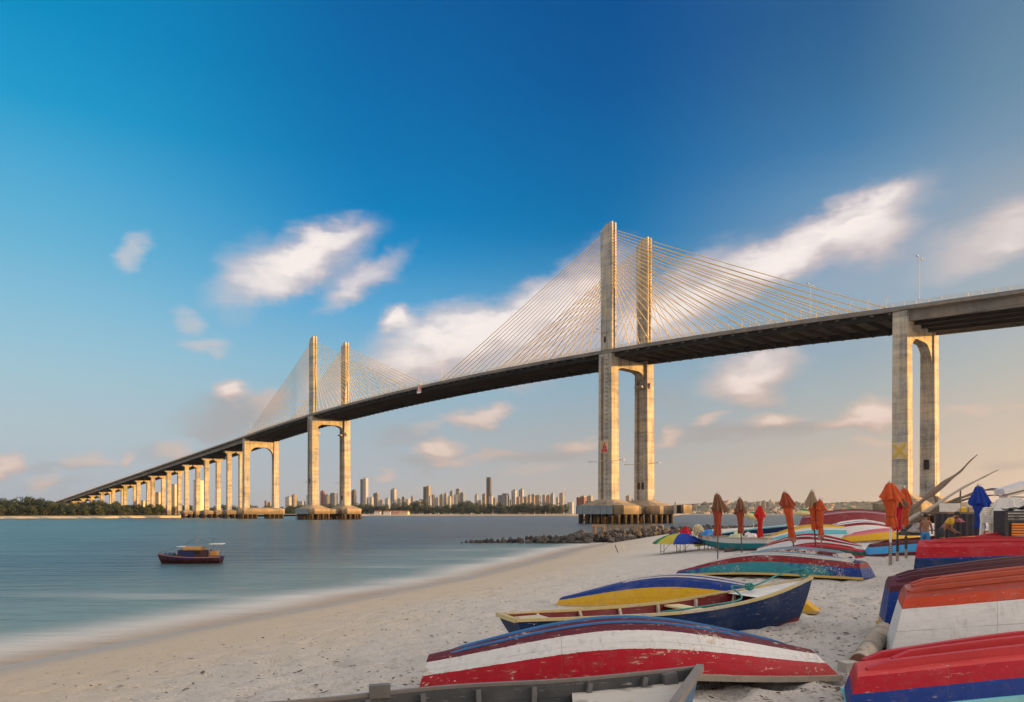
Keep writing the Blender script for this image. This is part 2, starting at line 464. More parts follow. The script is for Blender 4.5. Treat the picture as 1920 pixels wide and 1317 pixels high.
def water_material():
    m, b, bs, out = newmat('sea_water')
    tc = b.n('ShaderNodeTexCoord').outputs['Object']
    sh = b.n('ShaderNodeAttribute', attribute_name='shore').outputs['Fac']
    s1 = b.noise(b.map(tc, rot=(0, 0, R(-14)), scale=(.05, .2, 1)), 1.0, 4, .6)
    s2 = b.noise(b.map(tc, rot=(0, 0, R(8)), scale=(.35, 1.6, 1)), 1.0, 3, .6)
    s3 = b.noise(b.map(tc, rot=(0, 0, R(-14)), scale=(.012, .045, 1)), 1.0, 3, .6)
    deep = b.mix(b.ss(b.m('ADD', b.m('MULTIPLY', s1, .55), b.m('MULTIPLY', s3, .45)), .36, .64), (.012, .060, .078, 1), (.040, .130, .140, 1))
    ps = b.n('ShaderNodeSeparateXYZ', {0: tc}).outputs
    refl_grey = b.ss(b.m('ADD', b.m('ADD', ps[0], b.m('MULTIPLY', ps[1], .25)), b.m('MULTIPLY', b.m('SUBTRACT', s3, .5), 40)), -45, 12)      # greyer reflection painted into the water colour towards the beach side
    deep = b.mix(refl_grey, deep, b.mix(s1, (.018, .029, .032, 1), (.062, .070, .067, 1)))
    shal = b.ss(b.m('ADD', sh, b.m('MULTIPLY', b.m('SUBTRACT', s1, .5), 6)), -26, -3)
    c = b.mix(b.m('MULTIPLY', shal, .8), deep, (.15, .225, .205, 1))
    # milky foam where the swash runs up, widened and torn by the swell
    fo = b.m('ADD', sh, b.m('MULTIPLY', b.m('SUBTRACT', s1, .5), 5.0))
    foam = b.ss(fo, -5.6, -.6)
    foam2 = b.m('MULTIPLY', b.ss(s1, .52, .68), b.ss(sh, -22, -8))
    foam = b.m('MAXIMUM', foam, b.m('MULTIPLY', foam2, .35))
    c = b.mix(b.m('MULTIPLY', foam, .9), c, (.66, .62, .57, 1))
    film = b.ss(b.m('ADD', sh, b.m('MULTIPLY', b.m('SUBTRACT', s1, .5), 2.2)), -2.6, .2)       # the last thin wash: sand shows through it
    c = b.mix(film, c, (.35, .285, .215, 1))
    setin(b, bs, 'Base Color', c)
    setin(b, bs, 'Roughness', b.m('ADD', .30, b.m('MULTIPLY', foam, .4)))
    bs.inputs['IOR'].default_value = 1.33
    bs.inputs['Specular IOR Level'].default_value = .38
    h = b.m('ADD', b.m('MULTIPLY', s1, 1.6), b.m('MULTIPLY', s2, .35))
    bumpy(b, bs, h, 1.0, .6)
    return m


rg = np.random.default_rng(5)
def sand_z(X, Y):
    Z = zsand(X, Y)
    n = 5200
    dx = rg.uniform(-11, 13, n); dy = 5 + 27 * rg.uniform(0, 1, n) ** 1.5
    dd = sdist(dx, dy)
    for x, y, d, r, q in zip(dx, dy, dd, rg.uniform(.09, .26, n), rg.uniform(.4, 1, n)):
        if d < 3.5 or rg.uniform() > min(1, .25 + (d - 3.5) / 9): continue
        i0, i1 = np.searchsorted(ysand, [y - 3 * r, y + 3 * r]); j0, j1 = np.searchsorted(xsand, [x - 3 * r, x + 3 * r])
        a = (X[i0:i1, j0:j1] - x) ** 2 + ((Y[i0:i1, j0:j1] - y) * 1.25) ** 2
        u = a / (r * r)
        Z[i0:i1, j0:j1] += -.11 * q * r / .2 * (1 - .75 * u) * np.exp(-u)
    return Z

xsand = spaced(-60, 330, .09, 2.0, .075)
ysand = spaced(-70, 260, .085, 7.0, .06)
sand = linkobj('sand', grid_mesh('sand', xsand, ysand, sand_z, sand_material(), sdist))
tag(sand, 'pale beach sand sloping down to the water', kind='structure')
xw = spaced(-7300, 7300, .5, -6, .035)
yw = spaced(-300, 7300, .5, 20, .035)
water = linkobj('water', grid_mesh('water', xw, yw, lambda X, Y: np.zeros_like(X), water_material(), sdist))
tag(water, 'smooth teal estuary water', kind='structure')

M_land = plain('dry_ground', (.30, .22, .12), .9, .3, .02)
M_shore = plain('shore_sand', (.42, .33, .21), .9, .25, .05)


def land_strip(name, front, back_y, label):
    mb = MB()
    n = len(front)
    rows = []
    for k, (off, z) in enumerate(((0, -.4), (5, .9), (14, 1.7), (60, 2.0))):
        rows.append([(x, y + off, z) for x, y in front])
    rows.append([(x, back_y, 2.2) for x, y in front])
    vs = sum(rows, [])
    fs, mi = [], []
    for r in range(len(rows) - 1):
        for i in range(n - 1):
            mb.add([rows[r][i], rows[r][i + 1], rows[r + 1][i + 1], rows[r + 1][i]], [(0, 1, 2, 3)], 0 if r < 2 else 1, True)
    o = mb.build(name, [M_shore, M_land])
    return tag(o, label, kind='structure')

land_strip('left_shore', [(-2600, 420), (-900, 425), (-420, 455), (-345, 476), (-300, 520), (-283, 592), (-282, 604)], 1500, 'low wooded shore under the approach spans')
land_strip('far_shore', [(-2600, 1180), (-420, 1165), (-330, 1150), (-250, 1230), (-100, 1262), (100, 1250), (190, 1280), (330, 1400), (560, 2400), (800, 3250), (1500, 3350), (2400, 3300), (4200, 3100)], 6900, 'far bank of the estuary with the city')


def hill_z(X, Y):
    u = np.clip((Y - 3380) / 700, 0, 1); v = np.clip((X - 500) / 700, 0, 1); w_ = np.clip((X - 1500) / 500, 0, 1)
    return 1.5 + u * u * (3 - 2 * u) * v * v * (3 - 2 * v) * (56 + 9 * np.sin(X / 170) + 5 * np.sin(X / 61 + 1) + 10 * w_) * (1 - .35 * np.clip((X - 3200) / 1500, 0, 1))

M_hill = None
def hill_material():
    m, b, bs, out = newmat('hill_scrub')
    tc = b.n('ShaderNodeTexCoord').outputs['Object']
    n1 = b.noise(tc, .011, 6, .7)
    n2 = b.noise(tc, .05, 4, .7)
    c = b.mix(b.ss(n1, .35, .65), (.055, .075, .035, 1), (.17, .14, .085, 1))
    c = b.mix(b.m('MULTIPLY', b.ss(n2, .5, .7), .7), c, (.035, .05, .025, 1))
    setin(b, bs, 'Base Color', c); bs.inputs['Roughness'].default_value = .95
    bumpy(b, bs, n2, 1.0, 8)
    return m
hill = linkobj('hill', grid_mesh('hill', np.linspace(480, 5200, 160), np.linspace(3370, 5600, 40), hill_z, hill_material()))
tag(hill, 'low far hillside with scattered houses', kind='structure')

# ------------------------------------------------------------------ concrete
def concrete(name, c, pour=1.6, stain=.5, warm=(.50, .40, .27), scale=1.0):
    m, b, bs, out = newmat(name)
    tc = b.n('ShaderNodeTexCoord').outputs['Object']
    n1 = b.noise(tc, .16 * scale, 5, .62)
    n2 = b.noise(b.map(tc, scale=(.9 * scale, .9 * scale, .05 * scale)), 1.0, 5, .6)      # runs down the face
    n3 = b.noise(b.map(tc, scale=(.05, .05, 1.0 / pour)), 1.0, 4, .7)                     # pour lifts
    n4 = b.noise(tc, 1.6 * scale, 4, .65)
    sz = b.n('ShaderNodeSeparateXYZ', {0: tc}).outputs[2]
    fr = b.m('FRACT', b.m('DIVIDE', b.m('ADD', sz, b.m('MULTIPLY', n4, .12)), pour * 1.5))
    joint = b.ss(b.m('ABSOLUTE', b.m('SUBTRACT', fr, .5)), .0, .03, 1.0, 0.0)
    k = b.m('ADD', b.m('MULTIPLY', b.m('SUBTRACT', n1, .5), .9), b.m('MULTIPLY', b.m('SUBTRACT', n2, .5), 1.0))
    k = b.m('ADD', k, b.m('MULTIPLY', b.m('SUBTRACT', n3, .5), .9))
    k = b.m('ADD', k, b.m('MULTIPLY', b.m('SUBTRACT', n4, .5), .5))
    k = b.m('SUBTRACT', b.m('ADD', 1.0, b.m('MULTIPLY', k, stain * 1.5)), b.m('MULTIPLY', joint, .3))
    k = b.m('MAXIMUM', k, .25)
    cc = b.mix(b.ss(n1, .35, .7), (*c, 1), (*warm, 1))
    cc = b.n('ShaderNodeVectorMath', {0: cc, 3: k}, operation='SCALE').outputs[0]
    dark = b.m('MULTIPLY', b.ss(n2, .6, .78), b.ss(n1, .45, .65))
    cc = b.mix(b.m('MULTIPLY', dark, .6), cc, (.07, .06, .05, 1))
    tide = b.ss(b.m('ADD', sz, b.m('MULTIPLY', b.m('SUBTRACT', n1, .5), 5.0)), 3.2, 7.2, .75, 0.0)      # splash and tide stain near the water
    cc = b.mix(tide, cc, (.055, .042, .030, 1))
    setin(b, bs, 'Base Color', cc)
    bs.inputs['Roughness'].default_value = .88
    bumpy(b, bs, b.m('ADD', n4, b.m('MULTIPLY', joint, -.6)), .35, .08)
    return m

M_con = concrete('pier_concrete', (.325, .315, .295), 1.6, 1.05, (.37, .305, .22))
M_con2 = concrete('deck_concrete', (.16, .15, .145), 6, .5, (.21, .175, .14))
M_dark = concrete('shaded_soffit_concrete', (.032, .029, .029), 5, .3, (.045, .038, .036))  # concrete with the shade under the deck put into its colour
M_cap = concrete('cap_concrete', (.31, .265, .20), 3, .8, (.33, .24, .145))
M_pile = plain('tarred_pile', (.055, .038, .026), .8, .6, .6)
M_rust = plain('rusted_steel', (.14, .065, .035), .8, .4, 1.2)
M_cable = plain('yellow_sheath', (.72, .50, .16), .5, .12, .2)
M_rail = plain('painted_rail', (.62, .50, .30), .6, .1, .5)
M_black = plain('dark_opening', (.012, .011, .012), .8, .1, 1)
M_lamp = plain('lamp_metal', (.5, .42, .3), .45, .1, 1)
M_shut = plain('steel_shutter', (.17, .21, .24), .6, .35, .5)
M_road = plain('asphalt', (.05, .05, .05), .9, .2, .3)

# ------------------------------------------------------------------ the bridge (local x along the deck, y across, away from the shore)
AX, AY = .6801, -.7331
ORG = Vector((-39.2 + AY * -10, 319.7 + AX * 10, 0))
RZ = math.atan2(AY, AX)
bridge = empty('cable_stayed_bridge', ORG, RZ)
tag(bridge, 'long concrete cable stayed bridge with two pairs of towers crossing the estuary', 'bridge')
BM = Matrix.Translation(ORG) @ Matrix.Rotation(RZ, 4, 'Z')


def hd(s):
    a = abs(s)
    return 60.5 - 2 * (a / 106) ** 2 if a <= 198.4 else 53.5 - .0605 * (a - 198.4)

SP = 106.0           # pylons at +-106, end piers at +-198.4
EP = 198.4
N = 0
# stayed deck
mb = MB()
st = list(np.linspace(-EP, EP, 76))
def sweep(mb, st, poly, mi=0):         # poly: (y, dz below deck top) loop swept along the stations
    n = len(poly); vs = []; fs = []
    for s in st:
        for (y, dz) in poly: vs.append((s, y, hd(s) + dz))
    for i in range(len(st) - 1):
        for j in range(n):
            k = (j + 1) % n
            fs.append((i * n + j, (i + 1) * n + j, (i + 1) * n + k, i * n + k))
    fs.append(tuple(range(n))); fs.append(tuple(range((len(st) - 1) * n, len(st) * n))[::-1])
    mb.add(vs, fs, mi)
    return mb
slab = [(-12, 0), (12, 0), (12, -.85), (11.3, -.85), (11.0, -.42), (-11.0, -.42), (-11.3, -.85), (-12, -.85)]
sweep(MB(), st, slab).build('deck_slab', M_con2, bridge)
for y in (-9.2, 9.2):
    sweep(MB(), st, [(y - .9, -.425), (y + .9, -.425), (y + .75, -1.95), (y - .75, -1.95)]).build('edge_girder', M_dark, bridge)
sweep(MB(), st, [(-8.6, .004), (8.6, .004), (8.6, -.05), (-8.6, -.05)]).build('roadway', M_road, bridge)
cb = MB()
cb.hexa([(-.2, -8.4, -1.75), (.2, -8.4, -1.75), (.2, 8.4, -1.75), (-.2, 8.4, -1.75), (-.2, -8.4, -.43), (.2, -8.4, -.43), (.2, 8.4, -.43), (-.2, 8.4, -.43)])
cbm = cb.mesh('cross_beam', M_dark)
for s in np.arange(-EP + 4, EP - 3, 5.4):
    if abs(abs(s) - SP) < 3.2: continue
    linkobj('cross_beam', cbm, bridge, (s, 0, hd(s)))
# kerb, parapet and handrail
for y, e in ((-11.75, 1), (11.75, -1)):
    for a, z in ((-1000, -EP), (-EP, EP), (EP, 440)):
        ss_ = list(np.linspace(a, z, 76 if a == -EP else 12))
        sweep(MB(), ss_, [(y - .12, .002), (y + .12, .002), (y + .12, .32), (y - .12, .32)]).build('kerb', M_con2, bridge)
        r = MB()
        for h in (.62, .9, 1.2):
            r.strip([(s, y, hd(s) + h) for s in ss_], .07, .07)
        for s in np.arange(a + 1, z, 2.7):
            r.box((s, y, hd(s) + .76), (.09, .09, .9))
        r.build('railing', M_rail, bridge)
for y in (-8.9, 8.9):
    for a, z in ((-1000, -EP), (-EP, EP), (EP, 440)):
        ss_ = list(np.linspace(a, z, 40 if a == -EP else 6))
        sweep(MB(), ss_, [(y - .2, .003), (y + .2, .003), (y + .1, .85), (y - .1, .85)]).build('barrier', M_con2, bridge)


def arch_profile(y0, y1, ztop, zs_, zc, n=8, r=4.2):          # wall between two legs, open arch below: list of (y, z)
    w = y1 - y0
    r = min(w * .34, r)
    pts = [(y0, ztop), (y0, zs_)]
    for i in range(1, n + 1):
        t = math.pi / 2 * i / n
        pts.append((y0 + r * (1 - math.cos(t)), zs_ + (zc - zs_) * math.sin(t)))
    for i in range(n, -1, -1):
        t = math.pi / 2 * i / n
        pts.append((y1 - r * (1 - math.cos(t)), zs_ + (zc - zs_) * math.sin(t)))
    pts.append((y1, ztop))
    return pts


def quadwall(mb, prof, x0, x1, ztop):
    # prof walks y0..y1 along the arch; build strips up to ztop on both faces plus the soffit
    inner = prof[1:-1]
    for (a, b_) in zip(inner[:-1], inner[1:]):
        mb.add([(x0, a[0], a[1]), (x0, b_[0], b_[1]), (x0, b_[0], ztop), (x0, a[0], ztop)], [(0, 1, 2, 3)])
        mb.add([(x1, a[0], a[1]), (x1, b_[0], b_[1]), (x1, b_[0], ztop), (x1, a[0], ztop)], [(3, 2, 1, 0)])
        mb.add([(x0, a[0], a[1]), (x1, a[0], a[1]), (x1, b_[0], b_[1]), (x0, b_[0], b_[1])], [(0, 1, 2, 3)])
    y0, y1 = prof[0][0], prof[-1][0]
    mb.add([(x0, y0, ztop), (x1, y0, ztop), (x1, y1, ztop), (x0, y1, ztop)], [(0, 1, 2, 3)])


pile_m = {}
def pile(parent, x, y, z, r=.85):
    if r not in pile_m:
        pile_m[r] = MB().lathe([(r, -2.3), (r, z - .95), (r * 1.08, z - .9), (r * 1.08, z)], 10, mi=0).mesh('pile', M_pile)
    linkobj('pile', pile_m[r], parent, (x, y, 0))


def cap_block(mb, cx, cy, lx, ly, z0, z1, z2, legx, legy, ch=2.2):
    a, b_ = lx / 2, ly / 2
    oct_ = [(-a + ch, -b_), (a - ch, -b_), (a, -b_ + ch), (a, b_ - ch), (a - ch, b_), (-a + ch, b_), (-a, b_ - ch), (-a, -b_ + ch)]
    lo = [(cx + x, cy + y, z0) for x, y in oct_]; mid = [(cx + x, cy + y, z1) for x, y in oct_]
    tx, ty = legx / 2 + .5, legy / 2 + .5
    sq = [(-tx + .3, -ty), (tx - .3, -ty), (tx, -ty + .3), (tx, ty - .3), (tx - .3, ty), (-tx + .3, ty), (-tx, ty - .3), (-tx, -ty + .3)]
    hi = [(cx + x, cy + y, z2) for x, y in sq]
    eave = [(cx + x * 1.015, cy + y * 1.02, z1 + .004) for x, y in oct_]
    vs = lo + mid + eave + hi
    fs = [tuple(range(8))[::-1], tuple(range(24, 32))]
    for r in range(3):
        for i in range(8):
            j = (i + 1) % 8
            fs.append((r * 8 + i, r * 8 + j, r * 8 + 8 + j, r * 8 + 8 + i))
    mb.add(vs, fs)


def frame_opening(parent, x, y, z, w, h, face):       # dark doorway on the face whose outward normal is -y ('y') or +x ('x')
    mb = MB()
    if face == 'y': mb.box((x, y - .03, z), (w, .12, h), 0)
    else: mb.box((x + .03, y, z), (.12, w, h), 0)
    mb.build('opening', M_black, parent)


TOP, LOWC = 100.6, 81.0
for sgn in (1, -1):
    s0 = SP * sgn
    dz = hd(s0)
    soff = dz - 2.0
    p = MB()
    prof = arch_profile(-10 + 1.87, 10 - 1.87, soff, soff - 6.4, soff - 3.0)
    quadwall(p, prof, s0 - 1.7, s0 + 1.7, soff - .02)
    py = p.build('pylon', M_con, bridge)
    for yl in (-10, 10):
        lg = MB()
        lg.hexa([(s0 - 3.0, yl - 1.95, 8.0), (s0 + 3.0, yl - 1.95, 8.0), (s0 + 3.0, yl + 1.95, 8.0), (s0 - 3.0, yl + 1.95, 8.0),
                 (s0 - 2.75, yl - 1.85, dz - .87), (s0 + 2.75, yl - 1.85, dz - .87), (s0 + 2.75, yl + 1.85, dz - .87), (s0 - 2.75, yl + 1.85, dz - .87)])
        lg.build('pylon_leg', M_con, py)
        up = MB()
        prf = [(s0 - 1.95, dz - .8), (s0 + 1.95, dz - .8), (s0 + 1.95, TOP + 1.5)]
        for t in np.linspace(0, 1, 7)[1:]:
            u = 1.95 - 3.9 * t
            prf.append((s0 + u, TOP + 1.5 * (1 - t ** 2 * 1.25)))
        up.prism([(x, yl - 1.2, z) for x, z in prf], (0, 2.4, 0))
        for e in (-1, 1):
            for q in (-1, 1):
                up.box((s0 + e * 2.2, yl + q * .85, (dz + TOP + (1.45 if e > 0 else -.5)) / 2), (.5, .66, TOP - dz + (1.45 if e > 0 else -.5)))
            for i in range(20):
                z = TOP - 1.2 - i * 1.02
                up.box((s0 + e * 2.06, yl, z), (.3, .9, .2))
        up.build('tower_shaft', [M_con, M_rust], py)
        # pile cap and piles
        cp = MB()
        cap_block(cp, s0, yl, 19.5, 12.6, 3.1, 6.0, 8.1, 6.0, 3.9)
        cp.build('pile_cap', M_cap, py)
        for ix in range(6):
            for iy in range(4):
                if 0 < ix < 5 and iy in (1, 2): continue
                pile(py, s0 - 8 + ix * 3.2 + rnd.uniform(-.2, .2), yl - 4.8 + iy * 3.2 + rnd.uniform(-.2, .2), 3.09)
        # landing brackets high on the inner faces, floodlight arms low on the leg
        br = MB()
        yy = yl + (1.87 if yl < 0 else -1.87)
        e = 1 if yl < 0 else -1
        br.prism([(s0 - 1.6, yy, soff - 9.2), (s0 - 1.6, yy + e * 1.9, soff - 8.2), (s0 - 1.6, yy + e * 1.9, soff - 7.7), (s0 - 1.6, yy, soff - 7.7)], (3.2, 0, 0))
        if yl > 0:
            br.prism([(s0 + 2.78, yl - 1.2, soff - 9), (s0 + 3.6, yl - 1.2, soff - 8), (s0 + 3.6, yl - 1.2, soff - 6.8), (s0 + 2.78, yl - 1.2, soff - 6.8)], (0, .9, 0))
        br.build('bracket', M_con, py)
        for ex in (-1, 1):
            fl = MB()
            fl.tube([(s0 + ex * 2.9, yl - 1.5, 21), (s0 + ex * 7.0, yl - 1.5, 21.3)], .11, 6)
            fl.box((s0 + ex * 7.2, yl - 1.5, 21.2), (1.2, .5, .22))
            fl.build('floodlight_arm', M_lamp, py)
        fl = MB()
        fl.tube([(s0, yl - 1.9, 21), (s0, yl - 4.2, 21.4)], .11, 6)
        fl.build('floodlight_arm', M_lamp, py)
        ld = MB()
        for z in np.arange(12, dz - 3, 1.55):
            ld.box((s0 + .6, yl - 1.99, z), (.9, .2, .12))
        ld.box((s0 - .9, yl - 2.0, dz / 2 + 3), (.14, .2, dz - 10)); ld.box((s0 - 1.5, yl - 2.0, dz / 2 + 3), (.1, .16, dz - 10))
        ld.build('ladder', M_rust, py)
    sh_ = MB()            # steel shuttering still hung on the shaded flank of the near cap
    for i in range(6):
        sh_.box((s0 - 7.4 + i * 2.62, -16.42, 4.6), (2.5, .12, 2.9))
    for i in range(3):
        sh_.box((s0 - 9.82, -14 + i * 2.4 - .4, 4.6), (.12, 2.3, 2.9))
    sh_.build('shutter_panel', M_shut, py)
    cbk = MB().box((s0, 0, 4.5), (10, 7.2, 2.6)).build('tie_beam', M_cap, py)
    rs_ = MB()            # scaffold clutter round the pile heads
    for i in range(30):
        x = s0 + rnd.uniform(-9, 9); y = rnd.choice([-16.2, 16.0, -16.0, -3.9])
        rs_.beam((x, y, .3), (x + rnd.uniform(-1.5, 1.5), y, rnd.uniform(1.2, 2.8)), .18, .18)
    rs_.build('pile_fender', M_rust, py)['kind'] = 'stuff'
    if sgn > 0:
        for q in (-.9, .8): frame_opening(py, s0 + q, 10 - 1.97, 13.2, 1.0, 2.4, 'y')
        hb = MB().box((s0 + 13.4, 15.0, 4.9), (3.0, 5.0, 3.0)); hb.build('works_hut', M_cap, py); MB().box((s0 - 6.0, -12, 6.7), (3.2, 2.6, 1.9)).build('works_hut', M_cap, py)
        frame_opening(py, s0 + 13.0, 12.5, 4.9, 1.6, 2.6, 'y')
        frame_opening(py, s0 - .6, -11.2, dz + 4.0, .8, 1.9, 'y')
    else:
        frame_opening(py, s0 - .6, -11.93, 21.5, 1.3, 2.6, 'y')
        for q in (-.5, .5): frame_opening(py, s0 + q, 10 - 1.97, 12.5, .7, 2.2, 'y')
    # floodlight brackets above the deck
    for ex, l in ((-1, 3.0), (1, 3.0)):
        fl = MB()
        fl.tube([(s0 + ex * 1.9, -11.3, dz + 6.5), (s0 + ex * (1.9 + l), -11.8, dz + 7.3)], .07, 6); fl.box((s0 + ex * (2 + l), -11.8, dz + 7.4), (.7, .3, .25))
        fl.build('floodlight_arm', M_lamp, py)
    fl = MB()
    fl.tube([(s0 - .2, -11.2, dz + 6.5), (s0 - 1.8, -13.6, dz + 7.4)], .07, 6); fl.box((s0 - 1.9, -13.8, dz + 7.4), (.5, .5, .25))
    fl.build('floodlight_arm', M_lamp, py)
    # stays
    for yl in (-10.55, 10.55):
        yt = -10.0 if yl < 0 else 10.0
        for side in (-1, 1):
            out_ = side * sgn > 0
            reach = np.linspace(9.5, 90.2 if out_ else 96.5, 20)
            for i in range(20):
                sd2 = s0 + side * reach[i]
                zt = LOWC + .3 + (TOP - 1.2 - LOWC - .3) * i / 19
                P0 = Vector((s0 + side * 2.3, yt, zt)); P1 = Vector((sd2, yl, hd(sd2) + .1))
                sag = .012 * (P1 - P0).length * .35
                pts = [P0.lerp(P1, t) - Vector((0, 0, sag * 4 * t * (1 - t))) for t in (0, .25, .5, .75, 1)]
                MB().tube(pts, .125, 6, cap=False).build('stay_cable', M_cable, bridge)
# stay anchor blocks at the deck edges
ab = MB().prism([(-.3, -11.2, -.86), (-.3, -12.3, -1.3), (-.3, -12.5, -1.55), (-.3, -11.6, -1.5), (-.3, -11.0, -1.2)], (.6, 0, 0))
abm = ab.mesh('stay_anchor', M_con2)
for sgn in (1, -1):
    for side in (-1, 1):
        for r_ in np.linspace(9.5, 90.2 if side * sgn > 0 else 96.5, 20):
            s = SP * sgn + side * r_
            linkobj('stay_anchor', abm, bridge, (s, 0, hd(s)))
            linkobj('stay_anchor', abm, bridge, (s, 0, hd(s)), R(180))

# end piers: portals with an arch
for sgn in (1, -1):
    s0 = EP * sgn
    dz = hd(s0)
    soff = dz - 2.5
    prof = arch_profile(-8.3, 8.3, soff, soff - 10.5, soff - 3.9, 12, 5.4)
    p = MB(); quadwall(p, prof, s0 - 1.2, s0 + 1.2, soff - .02)
    ep = p.build('portal_pier', M_con, bridge)
    for yl in (-10, 10):
        lg = MB()
        lg.hexa([(s0 - 1.85, yl - 1.75, 7.0), (s0 + 1.85, yl - 1.75, 7.0), (s0 + 1.85, yl + 1.75, 7.0), (s0 - 1.85, yl + 1.75, 7.0),
                 (s0 - 1.65, yl - 1.65, dz - .87), (s0 + 1.65, yl - 1.65, dz - .87), (s0 + 1.65, yl + 1.65, dz - .87), (s0 - 1.65, yl + 1.65, dz - .87)])
        lg.build('portal_leg', M_con, ep)
    cp = MB()
    if sgn < 0:
        cap_block(cp, s0, 0, 9.5, 31, 2.9, 6.2, 7.2, 3.7, 24)
    else:
        for yl in (-10, 10): cap_block(cp, s0, yl, 11, 10.5, 2.9, 5.6, 8.0, 3.7, 3.5, 1.4)
    cp.build('pile_cap', M_cap, ep)
    for iy in range(10):
        for ix in (-3, 0, 3):
            if 3 < iy < 6: continue
            pile(ep, s0 + ix, -13.5 + iy * 3, 2.9)
    if sgn > 0:
        frame_opening(ep, s0 - .2, 10 - 1.78, 16.2, 1.3, 2.6, 'y')
        xb = MB(); xb.tube([(s0 + 1.5, 8.6, soff + .2), (s0 + 5.5, 8.6, soff + .5)], .15, 6); xb.build('stub_pipe', M_rust, ep)

# approach spans on girders
SPAN = 43.4
slab2 = [(-12, 0), (12, 0), (12, -.62), (11.2, -.8), (-11.2, -.8), (-12, -.62)]
gird = [(-.35, -.81), (.35, -.81), (.14, -1.1), (.14, -2.75), (.38, -2.95), (.38, -3.2), (-.38, -3.2), (-.38, -2.95), (-.14, -2.75), (-.14, -1.1)]
lefts = [-EP - SPAN * i for i in range(19)]
rights = [EP + SPAN * i for i in range(6)]
for L, sg in ((lefts, -1), (rights, 1)):
    for a, z in zip(L[:-1], L[1:]):
        sp_ = sweep(MB(), [a + sg * .04, z - sg * .04], slab2).build('approach_span', M_con2, bridge)
        for y in (-10.2, -5.1, 0, 5.1, 10.2):
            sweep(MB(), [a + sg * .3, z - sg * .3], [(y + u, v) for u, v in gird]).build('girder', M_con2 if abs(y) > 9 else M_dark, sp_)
        sweep(MB(), [a, z], [(-8.6, .004), (8.6, .004), (8.6, -.05), (-8.6, -.05)]).build('roadway', M_road, sp_)
for i, s in enumerate(lefts[1:]):
    zt = hd(s) - 3.25
    if zt < 4: continue
    onland = i > 2
    base = 2.0 if onland else 6.0
    ap = MB()
    for (a, b_) in ((-7.9, -.3), (.3, 7.9)):
        ap.prism([(s - 1.3, a, zt - .9), (s - 1.3, a + 1.6, zt - 2.0), (s - 1.3, b_ - 1.6, zt - 2.0), (s - 1.3, b_, zt - .9), (s - 1.3, b_, zt), (s - 1.3, a, zt)], (2.6, 0, 0))
    ap = ap.build('approach_pier', M_con, bridge)
    for y in (-4.3, 4.3):
        MB().box((s, y, (base + zt - 1.95) / 2), (2.5, 3.1, zt - 1.95 - base)).build('column', M_con, ap)
        if not onland:
            c_ = MB(); cap_block(c_, s, y, 8.4, 7.6, 2.9, 5.2, 6.05, 2.6, 3.1, .8); c_.build('pile_cap', M_cap, ap)
            for ix in (-2.9, 0, 2.9):
                for iy in (-2.5, 2.5): pile(ap, s + ix, y + iy, 2.9, .8)
for s in rights[1:]:
    zt = hd(s) - 3.25
    ap = MB().prism([(s - 1.3, -8, zt - .9), (s - 1.3, -6, zt - 2.0), (s - 1.3, 6, zt - 2.0), (s - 1.3, 8, zt - .9), (s - 1.3, 8, zt), (s - 1.3, -8, zt)], (2.6, 0, 0)).build('approach_pier', M_con, bridge)
    for y in (-4.3, 4.3): MB().box((s, y, (zt - 1.9) / 2), (2.5, 3.1, zt - 1.9)).build('column', M_con, ap)

# lamps on the deck
def deck_lamp(h, double):
    o = empty('street_lamp')
    MB().tube([(0, 0, 0), (0, 0, h)], [.08, .05] if double else [.08, .06], 6).build('pole', M_lamp, o)
    hdm = MB()
    if double:
        for e in (-1, 1):
            hdm.tube([(0, 0, h - .1), (0, e * 1.2, h + .35)], .05, 5); hdm.box((0, e * 1.5, h + .4), (.3, .9, .16))
    else:
        hdm.tube([(0, 0, h - .1), (.1, .25, h + .25), (.1, .75, h + .2)], .07, 5); hdm.box((.1, .7, h + .15), (.2, .45, .12))
    hdm.build('lamp_head', plain('lamp_white', (.34, .28, .19), .5, .05, 1), o)
    return o
ORD = 'first second third fourth fifth sixth seventh eighth ninth tenth eleventh twelfth thirteenth fourteenth fifteenth sixteenth seventeenth eighteenth nineteenth twentieth'.split()
sproto = deck_lamp(2.6, False); tproto = deck_lamp(11.5, True)
def put_lamp(proto, first, s, y, rz, lab, grp):
    o = proto if first else copy_tree(proto)
    o.location = BM @ Vector((s, y, hd(s) + .3)); o.rotation_euler = (0, 0, RZ + rz)
    tag(o, lab, 'street lamp', grp)
first = True
for c0, lab in ((SP, 'short lamp post on the deck edge among stays of the near towers'), (-SP, 'short lamp post on the deck edge among stays of the far towers')):
    for side in (-1, 1):
        for i in range(20):
            s = c0 + side * (7.4 + 4.3 * i)
            for y in (-11.5,):
                lb = f'short deck lamp, {ORD[i]} to the {"right" if side > 0 else "left"} of the {"near" if c0 > 0 else "far"} bridge towers'
                put_lamp(sproto, first, s, y, 0, lb, 'short lamp posts along the deck edge'); first = False
first = True
for s, lab in ((EP + 3.5, 'tall twin headed lamp post standing above the near end pier'), (2.0, 'tall twin headed lamp post on the deck at midspan'), (172, 'tall twin headed lamp post behind the outer stays of the near towers'), (112, 'tall twin headed lamp post just beside the second near tower'), (-EP - 12, 'tall twin headed lamp post on deck past the far end pier')):
    put_lamp(tproto, first, s, -9.0 if s == EP + 3.5 else -2.0, 0, lab, 'tall lamps on the bridge deck'); first = False

